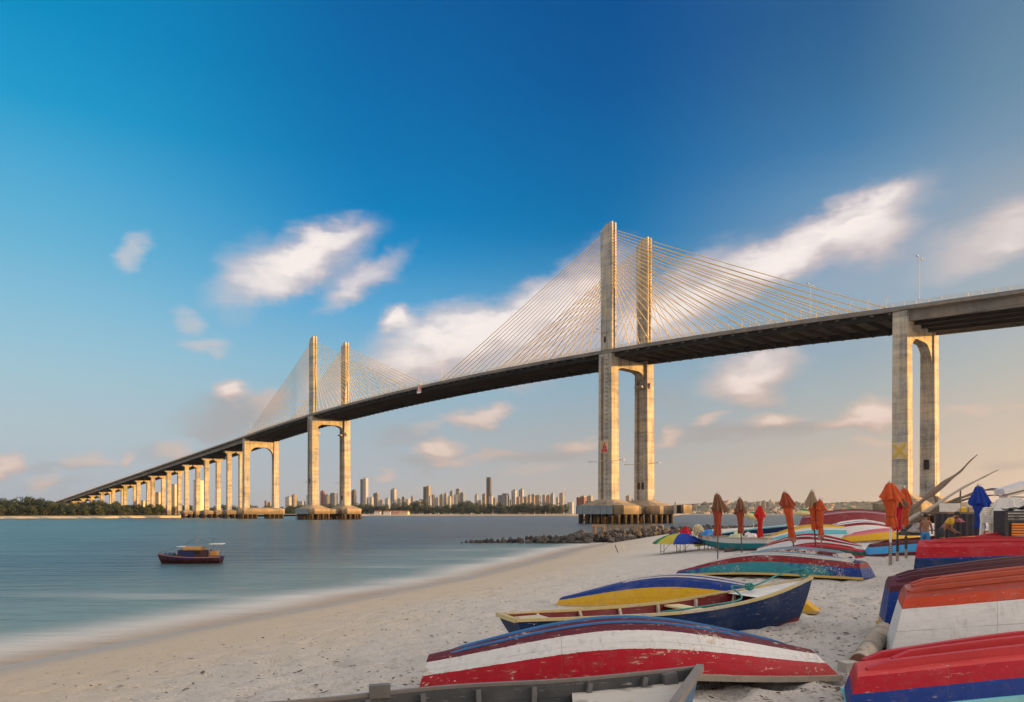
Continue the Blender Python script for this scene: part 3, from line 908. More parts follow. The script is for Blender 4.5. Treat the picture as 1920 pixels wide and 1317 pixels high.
# navigation signs hung on the bridge
M_beige = plain('sign_beige', (.56, .42, .26), .7, .15, .8)
M_red = plain('sign_red', (.50, .02, .03), .6, .15, .8)
M_yel = plain('sign_yellow', (.55, .36, .03), .7, .2, .8)
M_wht = plain('sign_white', (.78, .76, .72), .6, .08, .8)
def signroot(s, y, z, label):
    o = empty('navigation_sign', BM @ Vector((s, y, z)), RZ)
    return tag(o, label, 'sign', 'navigation signs on the bridge')
sg_ = signroot(SP - .1, -11.96, 26.0, 'square beige board with red triangle on the near tower leg')
MB().box((0, -.06, 0), (3.5, .1, 4.1)).build('board', M_beige, sg_)
tri = MB()
for a, b_, z0, z1 in ((-1.45, -.06, -1.75, -.75), (.06, 1.45, -1.75, -.75), (-1.0, -.06, -.65, .3), (.06, 1.0, -.65, .3)):
    l = lambda x, z: max(-1.5 * (1.75 - z) / 3.5, min(1.5 * (1.75 - z) / 3.5, x))
    tri.prism([(l(a, z0), -.16, z0), (l(b_, z0), -.16, z0), (l(b_, z1), -.16, z1), (l(a, z1), -.16, z1)], (0, .045, 0))
tri.prism([(-.56, -.16, .4), (-.05, -.16, .4), (-.05, -.16, 1.65)], (0, .045, 0)); tri.prism([(.05, -.16, .4), (.56, -.16, .4), (.05, -.16, 1.65)], (0, .045, 0))
tri.build('triangle', M_red, sg_)
sg_ = signroot(EP, -11.8, 18.6, 'beige board with a yellow diagonal cross on the near end pier')
MB().box((0, -.06, 0), (3.3, .1, 4.1)).build('board', M_beige, sg_)
xx = MB()
for e in (-1, 1): xx.beam((-1.35, -.15, -1.6 * e), (1.35, -.15 - .002 * e, 1.6 * e), .07, .55, up=(0, 0, 1))
xx.build('cross', M_yel, sg_)
sg_ = signroot(-1.5, -12.1, hd(0) - .9, 'white and red striped channel board hung at midspan')
MB().box((0, -.06, 0), (3.0, .12, 4.3)).build('board', M_wht, sg_)
dsc = MB()
for e in (-1, 1):
    poly = [(e * .42, -.16, z) for z in (-1.75, 1.75)]
    poly += [(e * (.42 + 1.0 * math.sin(t)), -.16, 1.75 * math.cos(t)) for t in np.linspace(.25, math.pi - .25, 9)]
    dsc.prism(poly, (0, .045, 0))
dsc.build('half_disc', M_red, sg_)

# ------------------------------------------------------------------ far city
def facade(name, c, win, bay=5.2, storey=4.4, glass=(.035, .045, .06), frac=.52):
    m, b, bs, out = newmat(name)
    tc = b.n('ShaderNodeTexCoord').outputs['Object']
    sx = b.n('ShaderNodeSeparateXYZ', {0: tc}).outputs
    nrm = b.n('ShaderNodeNewGeometry').outputs['Normal']
    nz = b.n('ShaderNodeSeparateXYZ', {0: nrm}).outputs[2]
    u = b.m('ADD', sx[0], sx[1])
    fu = b.m('LESS_THAN', b.m('FRACT', b.m('DIVIDE', u, bay)), frac)
    fz = b.m('LESS_THAN', b.m('FRACT', b.m('DIVIDE', sx[2], storey)), .5)
    bigb = b.m('LESS_THAN', b.m('FRACT', b.m('DIVIDE', b.m('ADD', u, 2), bay * 3.3)), .45)
    k = b.m('MULTIPLY', b.m('MULTIPLY', fu, fz), b.m('LESS_THAN', b.m('ABSOLUTE', nz), .5))
    n1 = b.noise(tc, .05, 3, .6)
    base = b.mix(n1, [x * .88 for x in c], [min(1, x * 1.1) for x in c])
    base = b.mix(b.m('MULTIPLY', bigb, .55), base, [x * .45 for x in c])
    cc = b.mix(b.m('MULTIPLY', k, win * 1.35), base, glass)
    setin(b, bs, 'Base Color', cc)
    bs.inputs['Roughness'].default_value = .75
    return m

FC = {'white': facade('facade_white', (.38, .375, .37), .6), 'cream': facade('facade_cream', (.32, .275, .215), .6), 'grey': facade('facade_grey', (.17, .18, .20), .7), 'dark brown': facade('facade_brown', (.085, .062, .05), .5),
      'beige': facade('facade_beige', (.27, .225, .175), .6), 'pink': facade('facade_pink', (.32, .20, .155), .6), 'blue grey': facade('facade_blue', (.18, .22, .275), .75), 'brick red': facade('facade_red', (.20, .06, .045), .6)}
M_roofgrey = plain('roof_grey', (.3, .28, .26), .9, .2, .1)
M_tile = plain('roof_tile', (.36, .15, .08), .9, .2, .2)

# (x0, x1, top row, colour, distance, shape)
city = [(496, 501.5, 938, 'pink', 2500, 0), (502, 510, 941, 'beige', 2600, 0), (517, 522, 940, 'grey', 2700, 1), (536, 546, 931, 'white', 2300, 1), (548, 556, 926.5, 'beige', 2350, 2), (557, 572, 939, 'white', 2500, 0), (575, 581, 927, 'white', 2500, 1), (601, 609, 919.5, 'brick red', 2300, 1),
        (609.5, 619, 926.5, 'grey', 2350, 2), (620, 632, 923.5, 'grey', 2300, 1), (659, 668, 918, 'dark brown', 2400, 2), (676, 690, 897, 'white', 2300, 3), (693, 700, 931, 'white', 2300, 0), (700.5, 711.5, 923.5, 'grey', 2400, 1), (713, 719, 936, 'cream', 2500, 0), (722, 730, 934, 'white', 2550, 1),
        (733.5, 743.5, 916, 'white', 2350, 2), (745, 752, 934, 'cream', 2400, 1), (753, 760, 931, 'grey', 2500, 1), (761, 768, 935, 'white', 2450, 0), (771, 775.5, 930, 'beige', 2600, 1), (780, 789, 938, 'cream', 2500, 0), (794, 807.5, 911.5, 'dark brown', 2350, 3), (803, 809, 930, 'white', 2250, 1),
        (809.5, 815.5, 927, 'cream', 2400, 1), (816, 824, 932.5, 'white', 2300, 2), (824.5, 831.5, 926.5, 'beige', 2400, 1), (832.5, 839, 924, 'cream', 2420, 2), (839.5, 846, 930, 'white', 2300, 1), (843.5, 850.5, 919.5, 'blue grey', 2500, 2), (851.6, 860, 926.5, 'white', 2400, 1), (854.5, 863, 915.5, 'grey', 2550, 2),
        (862, 871.6, 923, 'blue grey', 2400, 1), (873, 884, 939, 'white', 2400, 0), (890, 896, 926.5, 'white', 2500, 1), (897, 903, 937, 'grey', 2500, 0), (904, 911.5, 925, 'beige', 2450, 2), (912, 921.6, 895, 'dark brown', 2300, 4), (917, 924, 929, 'white', 2200, 1), (924.5, 931, 933, 'cream', 2350, 1),
        (933, 955, 925.7, 'grey', 2300, 5), (955.5, 959, 936, 'cream', 2400, 0), (959.5, 968.6, 918, 'white', 2300, 2), (973, 982, 916.5, 'white', 2350, 2), (968.8, 975, 931, 'pink', 2250, 1), (976, 982, 934, 'cream', 2230, 0), (982.5, 989, 931, 'beige', 2350, 1), (989.5, 996, 927, 'cream', 2450, 2),
        (993.5, 1005.5, 926.5, 'grey', 2550, 1), (997, 1003, 932, 'pink', 2250, 1), (1003.5, 1013.5, 928, 'beige', 2300, 2), (1016.5, 1023.5, 927, 'cream', 2350, 1), (1024, 1032, 928, 'pink', 2300, 1), (1032.5, 1039, 924, 'white', 2400, 2), (1042.5, 1048, 932.5, 'white', 2350, 1), (1048.5, 1057.5, 923.5, 'cream', 2300, 2),
        (1064, 1076, 941, 'white', 2600, 0), (1080, 1100, 930, 'brick red', 1750, 5), (1100.6, 1111, 929, 'cream', 1760, 1), (1173, 1182, 928.6, 'cream', 2300, 1), (1184, 1187, 934, 'pink', 2300, 0),
        (1265, 1268.5, 941, 'cream', 3500, 0), (1302.7, 1306.7, 944, 'beige', 3600, 0), (1361, 1365, 946, 'white', 3600, 0), (1393, 1396, 940.6, 'cream', 3700, 0), (1403.6, 1407.5, 943, 'grey', 3700, 1), (1408, 1412.5, 943.5, 'white', 3700, 1), (1420, 1425, 942, 'cream', 3700, 1), (1428.5, 1436, 938.6, 'beige', 3700, 2), (1441.6, 1446.6, 937, 'white', 3700, 1),
        (1375, 1378, 946, 'beige', 3600, 0), (1345, 1348, 947, 'white', 3600, 0), (1285, 1288, 946, 'cream', 3600, 0), (1491, 1494, 940, 'grey', 3800, 0)]
marks = [(683, 'the tallest white tower'), (800, 'the stepped brown tower'), (917, 'the tallest dark slab'), (964, 'the wide grey block'), (1095, 'the long red block'), (1432, 'the hillside towers'), (556, 'the far end pier')]
special = {676: 'tall white and grey tower, the highest beside the far bridge tower', 794: 'stepped dark brown tower with pale side in the distant skyline', 912: 'tallest slab of the skyline, very dark brown and flat topped', 933: 'wide grey block with uneven roof just behind the tallest dark slab',
           1080: 'long brick red office block beside the near bridge tower cap', 1100.6: 'cream stair tower joined to the end of the red office block', 659: 'dark brown tower peeping out behind the far bridge tower leg', 601: 'brick red tower between the legs of the far bridge tower'}
cnt = {}
for (x0, x1, yt, cname, D, shp) in city:
    w = (x1 - x0) / F * D * .80
    base = 2.0
    x = ((x0 + x1) / 2 - 960) / F * D
    if D > 3300: base = float(hill_z(np.array([x]), np.array([D]))[()][0]) - 1
    h = HC + (YH - yt) / F * D - base
    mat = FC[cname]
    dp = min(w * rnd.uniform(.8, 1.2), 34)
    sec = {'white': FC['blue grey'], 'dark brown': FC['dark brown'], 'cream': FC['white'], 'grey': FC['dark brown'] if shp == 5 else FC['white'], 'beige': FC['cream']}.get(cname, FC['cream'])
    mi = abs(x0 * 7 + yt) % 1
    o = empty('city_building', (x, D, base), R(rnd.uniform(-34, -18)))
    mb = MB()
    if shp == 3:
        mb.box((-w * .22, 0, h * .485), (w * .5, dp, h * .97)); mb.build('tower_block', FC['grey'] if cname == 'white' else mat, o)
        MB().box((w * .27, dp * .06, h * .5), (w * .46, dp * .9, h)).build('tower_wing', mat if cname == 'white' else FC['beige'], o)
    elif shp == 5:
        mb.box((0, 0, h * .46), (w, dp * .7, h * .92)); mb.build('tower_block', mat, o)
        MB().box((w * .2, 0, h * .96), (w * .5, dp * .5, h * .075)).build('roof_house', sec, o)
    else:
        mb.box((0, 0, h * .48), (w, dp, h * .96)); mb.build('tower_block', mat, o)
        if shp in (1, 2): MB().box((w * .08, 0, h * .978), (w * .5, dp * .5, h * .044)).build('roof_house', sec, o)
        if shp == 2:
            bw = MB()
            for e in (-1, 1): bw.box((e * w * .30, -dp * .5 - .4, h * .46), (w * .22, 1.4, h * .9))
            bw.build('balcony_stack', sec, o)
        if shp == 4: MB().box((0, 0, h * .982), (w * .98, dp * .98, h * .03)).build('roof_house', sec, o)
    lab = special.get(x0)
    if not lab:
        mk = min(marks, key=lambda t: abs(t[0] - (x0 + x1) / 2))
        side = 'left' if x0 < mk[0] else 'right'
        key = (mk[1], side, cname)
        cnt[key] = cnt.get(key, 0) + 1
        od = ['first', 'second', 'third', 'fourth', 'fifth', 'sixth', 'seventh', 'eighth'][cnt[key] - 1]
        size = 'slim high' if yt < 932 else 'low'
        lab = f'{size} {cname} block, {od} such to the {side} of {mk[1]}'
    tag(o, lab, 'building', 'distant city buildings')
mast = empty('radio_mast', (((1059.4 - 960) / F) * 2350, 2350, 2))
tag(mast, 'thin red and white lattice mast above the skyline', 'mast')
for i in range(6):
    MB().box((0, 0, 90 * (i + .5) / 6), (1.6 - i * .18, 1.6 - i * .18, 15)).build('mast_section', M_red if i % 2 == 0 else M_wht, mast)

# little houses: on the far hillside and under the trees of the middle bank
def house(x, y, z, w, d, h, wallm, roofm, rz, lab, grp, gable=True):
    o = empty('house', (x, y, z), rz)
    mb = MB().box((0, 0, h / 2 - .5), (w, d, h + 1)); mb.build('wall', wallm, o)
    r = MB()
    if gable: r.prism([(-w / 2 - .4, -d / 2 - .4, h), (-w / 2 - .4, d / 2 + .4, h), (-w / 2 - .4, 0, h + d * .27)], (w + .8, 0, 0))
    else: r.box((0, 0, h + .2), (w + .5, d + .5, .4))
    r.build('roof', roofm, o)
    return tag(o, lab, 'house', grp)
wm = [plain('house_white', (.68, .65, .6), .85, .1, .2), plain('house_cream', (.58, .46, .32), .85, .1, .2), plain('house_pink', (.5, .3, .22), .85, .1, .2)]
rm = [M_tile, plain('roof_pale', (.42, .33, .26), .9, .2, .2), M_tile]
names = ['white', 'cream', 'salmon']
hill_trees = []
for i in range(150):
    px = rnd.uniform(1276, 1560) if i < 118 else rnd.uniform(1480, 1670)
    D = 3360 + 700 * rnd.random() ** 1.3
    x = (px - 960) / F * D
    z = float(hill_z(np.array([x]), np.array([float(D)]))[0])
    k = rnd.choice([0, 0, 1, 1, 2])
    house(x, D, z, rnd.uniform(10, 24), rnd.uniform(9, 14), rnd.uniform(4, 9), wm[k], rm[rnd.randrange(3)], R(rnd.uniform(-50, 20)), f'small {names[k]} house with a tiled roof on the far hillside', f'{names[k]} houses on the far hillside', rnd.random() < .75)
for i, (px, k) in enumerate(((709, 0), (727, 0), (744, 2), (757, 1))):
    D = 1262.
    house((px - 960) / F * D, D, 1.6, rnd.uniform(11, 19), 9, 4.5, wm[k], rm[2], R(-10), ['low white shed at the waterline right of the far towers', 'long white boathouse on the sandy bank, second from the far towers', 'salmon tiled pavilion on the bank under dark trees', 'small cream kiosk at the end of the tiled pavilion'][i], None)
for i, (px, w_) in enumerate(((268, 10), (298, 8), (330, 5), (373, 6))):
    D = 700.
    bo = house((px - 960) / F * D, D, 1.8, w_, 8, [14, 22, 30, 34][i], plain('tan_plaster', (.52, .44, .32), .85, .12, .2), M_roofgrey, R(-20), ['squat plaster block half hidden behind the approach columns', 'plain plaster tower between the fifth and sixth approach columns', 'slim plaster water tower beside the tallest approach columns', 'tall plaster water tower just left of the end approach piers'][i], None, False)  # one tan plaster colour for all four blocks

# ------------------------------------------------------------------ trees
def leaf_material(name, c0, c1):
    m, b, bs, out = newmat(name)
    g = b.n('ShaderNodeTexCoord').outputs['Object']
    oi = b.n('ShaderNodeObjectInfo').outputs['Random']
    n1 = b.noise(g, .35, 3, .6)
    n2 = b.noise(g, 3, 2, .5)
    c = b.mix(b.ss(n1, .3, .7), (*c0, 1), (*c1, 1))
    c = b.n('ShaderNodeVectorMath', {0: c, 3: b.m('ADD', .65, b.m('ADD', b.m('MULTIPLY', oi, .5), b.m('MULTIPLY', n2, .35)))}, operation='SCALE').outputs[0]
    setin(b, bs, 'Base Color', c)
    bs.inputs['Roughness'].default_value = .6
    return m
M_leaf = leaf_material('mangrove_leaf', (.012, .024, .007), (.042, .052, .015))
M_leaf2 = leaf_material('park_leaf', (.011, .024, .009), (.038, .050, .016))
M_palm = leaf_material('palm_leaf', (.035, .05, .02), (.07, .075, .03))
M_bark = plain('bark', (.12, .09, .06), .9, .3, 2)


def leafy(seed, w, h, n, leaf, flat=.75, low=.40):
    r = random.Random(seed)
    lobes = []
    for i in range(12):
        a = r.uniform(0, 6.28); q = r.uniform(.1, .66) * w / 2
        lobes.append((q * math.cos(a), q * math.sin(a), h * r.uniform(low, .80), w * r.uniform(.17, .30)))
    lobes.append((0, 0, h * .78, w * .26))
    mb = MB()
    for i in range(n):
        x, y, z, rr = r.choice(lobes)
        d = Vector((r.gauss(0, 1), r.gauss(0, 1), r.gauss(0, 1))).normalized()
        q = rr * r.uniform(.55, 1.08)
        p = Vector((x, y, z)) + Vector((d.x * q, d.y * q, d.z * q * flat))
        if p.z < h * low * .25: continue
        nrm = (d + Vector((r.gauss(0, .5), r.gauss(0, .5), r.gauss(0, .5)))).normalized()
        a = nrm.orthogonal().normalized(); b_ = nrm.cross(a)
        t = r.uniform(0, 6.28); a, b_ = a * math.cos(t) + b_ * math.sin(t), b_ * math.cos(t) - a * math.sin(t)
        s = leaf * r.uniform(.5, 1.25)
        mb.add([p - a * s, p + b_ * s * .45, p + a * s * .9 + nrm * s * .2, p - b_ * s * .5], [(0, 1, 2, 3)])
    cr = mb.mesh('crown', M_leaf)
    tb = MB()
    tb.tube([(0, 0, -.8), (w * .01, 0, h * .2), (-w * .02, w * .01, h * .5)], [w * .035, w * .028, w * .014], 6)
    for (x, y, z, rr) in lobes[:6]:
        tb.tube([(0, 0, h * .18), (x * .5, y * .5, h * .3), (x, y, z)], [w * .02, w * .014, w * .005], 5)
    return cr, tb.mesh('trunk', M_bark)


def palm(seed, h):
    r = random.Random(seed)
    mb = MB(); top = Vector((r.uniform(-.6, .6), 0, h))
    for i in range(15):
        a = i * 2.4; el = r.uniform(-.1, .9)
        L = h * .27
        pts = [top + Vector((math.cos(a) * L * t * math.cos(el * .6), math.sin(a) * L * t * math.cos(el * .6), L * (t * math.sin(el) - .75 * t * t))) for t in np.linspace(0, 1, 6)]
        for j in range(5):
            sd = Vector((-math.sin(a), math.cos(a), 0)); wd = L * .13 * (1 - j / 6.5)
            for e in (-1, 1):
                mb.add([pts[j], pts[j + 1], pts[j + 1] + sd * e * wd * .8 - Vector((0, 0, wd * .5)), pts[j] + sd * e * wd - Vector((0, 0, wd * .55))], [(0, 1, 2, 3)])
    cr = mb.mesh('crown', M_palm)
    tr = MB().tube([(0, 0, -.5), (.15, 0, h * .5), top], [.28, .2, .17], 6).mesh('trunk', M_bark)
    return cr, tr

forms = [leafy(11 + i, 11, 10.5, 1250, .55, .8, .12) for i in range(4)]
forms2 = []
for i in range(4):
    cr, tr = leafy(31 + i, 15, 14, 1250, .75, .75, .2)
    cr.materials.clear(); cr.materials.append(M_leaf2)
    forms2.append((cr, tr))
palms = [palm(51 + i, 17) for i in range(2)]


def tree(form, x, y, z, s, name, lab, grp, sz=1.0):
    o = empty(name, (x, y, z), rnd.uniform(0, 6.28))
    o.scale = (s, s, s * sz)
    linkobj('crown', form[0], o); linkobj('trunk', form[1], o)
    return tag(o, lab, 'tree', grp)

# mangrove wood on the left shore: front rank, then ranks behind it
def left_front(px):
    xs_, ys_ = zip(*[(-420, 455), (-345, 476), (-300, 520), (-283, 592), (-282, 604)])
    for (a, b_), (c_, d_) in zip(list(zip(xs_, ys_))[:-1], list(zip(xs_, ys_))[1:]):
        k0 = (a / b_); k1 = (c_ / d_); k = (px - 960) / F
        if k0 <= k <= k1:
            t = (k - k0) / (k1 - k0); return b_ + (d_ - b_) * t
    return 470.
def zone(px):
    return 'at the far left under open sky' if px < 70 else 'where the deck comes down' if px < 150 else 'below the lowest approach columns' if px < 235 else 'below the taller approach columns'
def zone2(px):
    return 'between the far towers and the tallest white tower' if px < 690 else 'between the white tower and the stepped brown tower' if px < 800 else 'between the stepped brown tower and the tallest dark slab' if px < 917 else 'right of the tallest dark slab'
px = -30
while px < 326:
    Y = left_front(px) + rnd.uniform(14, 20)
    hgt = 1.0 - .12 * (px > 100) - .1 * (px > 250)
    tree(rnd.choice(forms), (px - 960) / F * Y, Y, 1.6, rnd.uniform(.72, .98) * hgt, 'mangrove_tree', 'rounded mangrove tree in the front rank ' + zone(px), 'front rank of mangroves ' + zone(px), rnd.uniform(.9, 1.1))
    px += rnd.uniform(7, 12)
for rank in range(5):
    px = -40
    while px < 328:
        Y = left_front(min(px, 320)) + 32 + rank * 24 + rnd.uniform(-6, 6)
        hgt = (1.16 if px < 90 else 1.0) * (1 - .1 * (px > 240))
        tree(rnd.choice(forms), (px - 960) / F * Y, Y, 1.9, rnd.uniform(.85, 1.15) * hgt, 'mangrove_tree', 'dark mangrove tree behind the front rank ' + zone(px), 'mangroves further back ' + zone(px), rnd.uniform(.92, 1.12))
        px += rnd.uniform(14, 26)
for i in range(46):
    px = rnd.uniform(330, 600); Y = rnd.uniform(1180, 1330)
    tree(rnd.choice(forms2), (px - 960) / F * Y, Y, 1.6, rnd.uniform(.9, 1.3), 'broadleaf_tree', 'distant broadleaf tree seen between the approach piers', 'distant trees between the approach piers')
# middle bank
px = 640
i = 0
while px < 1066:
    Y = 1290 + rnd.uniform(-8, 30)
    tree(rnd.choice(forms2), (px - 960) / F * Y, Y, 1.6, rnd.uniform(.95, 1.35), 'broadleaf_tree', 'round green bank tree ' + zone2(px), 'front row of bank trees ' + zone2(px), rnd.uniform(.9, 1.15))
    px += rnd.uniform(8, 14)
for rank in range(3):
    px = 560 + rank * 5
    while px < 1064:
        Y = 1340 + rank * 60 + rnd.uniform(-20, 20)
        big = 1.25 if (740 < px < 800 or 850 < px < 910) else 1.0
        tree(rnd.choice(forms2), (px - 960) / F * Y, Y, 1.8, rnd.uniform(1.0, 1.5) * big, 'broadleaf_tree', 'dark back row tree ' + zone2(px), 'back row of bank trees ' + zone2(px), rnd.uniform(.95, 1.2))
        px += rnd.uniform(14, 24)
for px in (668, 676, 745, 869, 880, 889, 969, 974, 991, 1003, 1013, 1021, 1030, 1049, 1059):
    Y = rnd.uniform(1285, 1340)
    tree(rnd.choice(palms), (px - 960) / F * Y, Y, 1.6, rnd.uniform(.95, 1.35), 'palm_tree', 'slender coconut palm rising over the trees of the middle bank', 'palms on the middle bank')
hb = MB()
rr_ = random.Random(3)
for i in range(420):
    px = rr_.uniform(1280, 1700); D = 3360 + 900 * rr_.random()
    x = (px - 960) / F * D
    z = float(hill_z(np.array([x]), np.array([D]))[0])
    s = rr_.uniform(5, 11)
    for k in range(14):
        p = Vector((x + rr_.gauss(0, s * .6), D + rr_.gauss(0, s * .6), z + rr_.uniform(.1, 1) * s))
        a = Vector((rr_.gauss(0, 1), rr_.gauss(0, 1), rr_.gauss(0, 1))).normalized() * s * .5
        b_ = a.orthogonal().normalized() * s * .4
        hb.add([p - a, p + b_, p + a, p - b_], [(0, 1, 2, 3)])
hb = hb.build('hillside_scrub', M_leaf2)
tag(hb, 'scrub and small trees dotting the far hillside', 'scrub', kind='stuff')

# ------------------------------------------------------------------ rock groyne and old piles
def rock_mesh(seed):
    r = random.Random(seed)
    import bmesh
    bm = bmesh.new()
    bmesh.ops.create_icosphere(bm, subdivisions=1, radius=.5)
    ax = [Vector((r.gauss(0, 1), r.gauss(0, 1), r.gauss(0, 1))).normalized() for _ in range(6)]
    for v in bm.verts:
        v.co *= r.uniform(.85, 1.15)
        for a in ax:
            d = v.co.dot(a)
            if d > .30: v.co -= a * (d - .30) * .85
        v.co.z *= .8
    me = bpy.data.meshes.new('rock'); bm.to_mesh(me); bm.free()
    me.materials.append(M_rock)
    return me
def rock_material():
    m, b, bs, out = newmat('groyne_rock')
    tc = b.n('ShaderNodeTexCoord').outputs['Object']
    oi = b.n('ShaderNodeObjectInfo').outputs['Random']
    n1 = b.noise(tc, 2.2, 5, .65)
    c = b.mix(n1, (.032, .028, .026, 1), (.10, .086, .075, 1))
    c = b.n('ShaderNodeVectorMath', {0: c, 3: b.m('ADD', .5, b.m('MULTIPLY', oi, .9))}, operation='SCALE').outputs[0]
    setin(b, bs, 'Base Color', c); bs.inputs['Roughness'].default_value = .85
    bumpy(b, bs, n1, .6, .06)
    return m
M_rock = rock_material()
rocks = [rock_mesh(i) for i in range(7)]
gro = empty('rock_groyne', (4, 84, 0))
tag(gro, 'low groyne of dark grey boulders running from the beach into the water', 'groyne')
ctr = [(-5.6, 80.5), (0, 81.0), (4, 80.5), (9, 81.5), (14, 85.5), (20, 92), (27, 100), (38, 110)]
cl = [0]
for a, b_ in zip(ctr[:-1], ctr[1:]): cl.append(cl[-1] + math.dist(a, b_))
def onctr(t):
    s = t * cl[-1]
    for i in range(len(ctr) - 1):
        if s <= cl[i + 1]:
            u = (s - cl[i]) / (cl[i + 1] - cl[i])
            return Vector((ctr[i][0] + (ctr[i + 1][0] - ctr[i][0]) * u, ctr[i][1] + (ctr[i + 1][1] - ctr[i][1]) * u))
    return Vector(ctr[-1])
rest = MB()
nr = 0
for i in range(1150):
    t = rnd.random() ** .85
    c_ = onctr(t)
    half = .5 + 3.6 * min(1, t * 2.3)
    q = rnd.uniform(-1, 1)
    x, y = c_.x + q * half * .35, c_.y + q * half
    top = (.22 + 1.25 * min(1, t * 2.6)) * (1 - q * q * .8)
    z = max(0 if sdist(x, y) < 0 else zs(x, y), top * rnd.uniform(.35, 1.0))
    s = rnd.uniform(.5, 1.15) * (.6 + .5 * min(1, t * 3))
    front = q < -.1 or top * .8 < z
    if front and nr < 299:
        o = linkobj('rock', rnd.choice(rocks), gro, (x - 4, y - 84, z - .08)); o.scale = (s * rnd.uniform(.8, 1.3), s, s * rnd.uniform(.7, 1.1)); o.rotation_euler = (rnd.uniform(0, 3), rnd.uniform(0, 3), rnd.uniform(0, 6)); nr += 1
    else:
        me = rnd.choice(rocks)
        M_ = Matrix.Translation((x - 4, y - 84, z - .15)) @ Matrix.Rotation(rnd.uniform(0, 6), 4, 'Z') @ Matrix.Rotation(rnd.uniform(0, 6), 4, 'X') @ Matrix.Scale(s, 4)
        rest.add([M_ @ v.co for v in me.vertices], [tuple(p.vertices) for p in me.polygons])
ro = rest.build('rock_fill', M_rock, gro)
ro['kind'] = 'stuff'
mound = MB()
big = empty('earth_mound', at(1091, 1003, 86)); big.location.z = .2
me = rock_mesh(77); me.name = 'mound'
o = linkobj('mound', me, big, (0, 0, .35)); o.scale = (3.4, 2.4, 2.0)
tag(big, 'brown rounded hump on the groyne left of the old pile frames', 'rock')

M_oldc = plain('weathered_pile', (.24, .17, .11), .9, .45, 2.0)
def pile_frame(pxs, Y, ytop, lab, beam=True, cap=None):
    pts = [at(p, ytop, Y) for p in pxs]
    o = empty('pile_stump', (pts[0].x, Y, 0))
    for i, p in enumerate(pts):
        MB().tube([(p.x - pts[0].x, 0, -2.2), (p.x - pts[0].x + rnd.uniform(-.05, .05), 0, p.z - .15)], [.33, .29], 8).build('post', M_oldc, o)
    if beam:
        MB().beam((-.45, 0, pts[0].z), (pts[-1].x - pts[0].x + .4, .1, pts[-1].z - .05), .55, .42).build('capping_beam', M_oldc, o)
    else:
        for p in pts: MB().lathe([(.2, -.2), (.42, -.1), (.38, .16), (.18, .3)], 8, (p.x - pts[0].x + .1, 0, p.z)).build('broken_head', M_oldc, o)
    return tag(o, lab, 'old pile', 'stumps of an old jetty before the near towers')
pile_frame([1115, 1131.5], 106, 986, 'leftmost pair of old piles joined by an arched beam top')
pile_frame([1152, 1166, 1184], 108, 988, 'old pile frame of three posts under one long beam')
pile_frame([1199], 107, 987, 'single old pile with short beam end right of the long frame', True)
pile_frame([1223], 110, 987, 'broken headed old pile, the thinner of two free standing ones', False)
pile_frame([1238], 112, 987, 'rightmost old pile, broken with a light knobbly head', False)

# ------------------------------------------------------------------ stand-in houses added out of view on the right to shade the beach
for i in range(13):
    y = -22 + i * 7.4
    house(59 + (i % 3) * .4, y, 2.0, 10.5, 7.38, 5.4 + (i * 37 % 5) * .1, wm[i % 3], M_roofgrey if i % 3 else M_tile, 0, 'stand-in house added outside the picture to shade the beach from the sun', 'stand-in houses outside the picture', False)

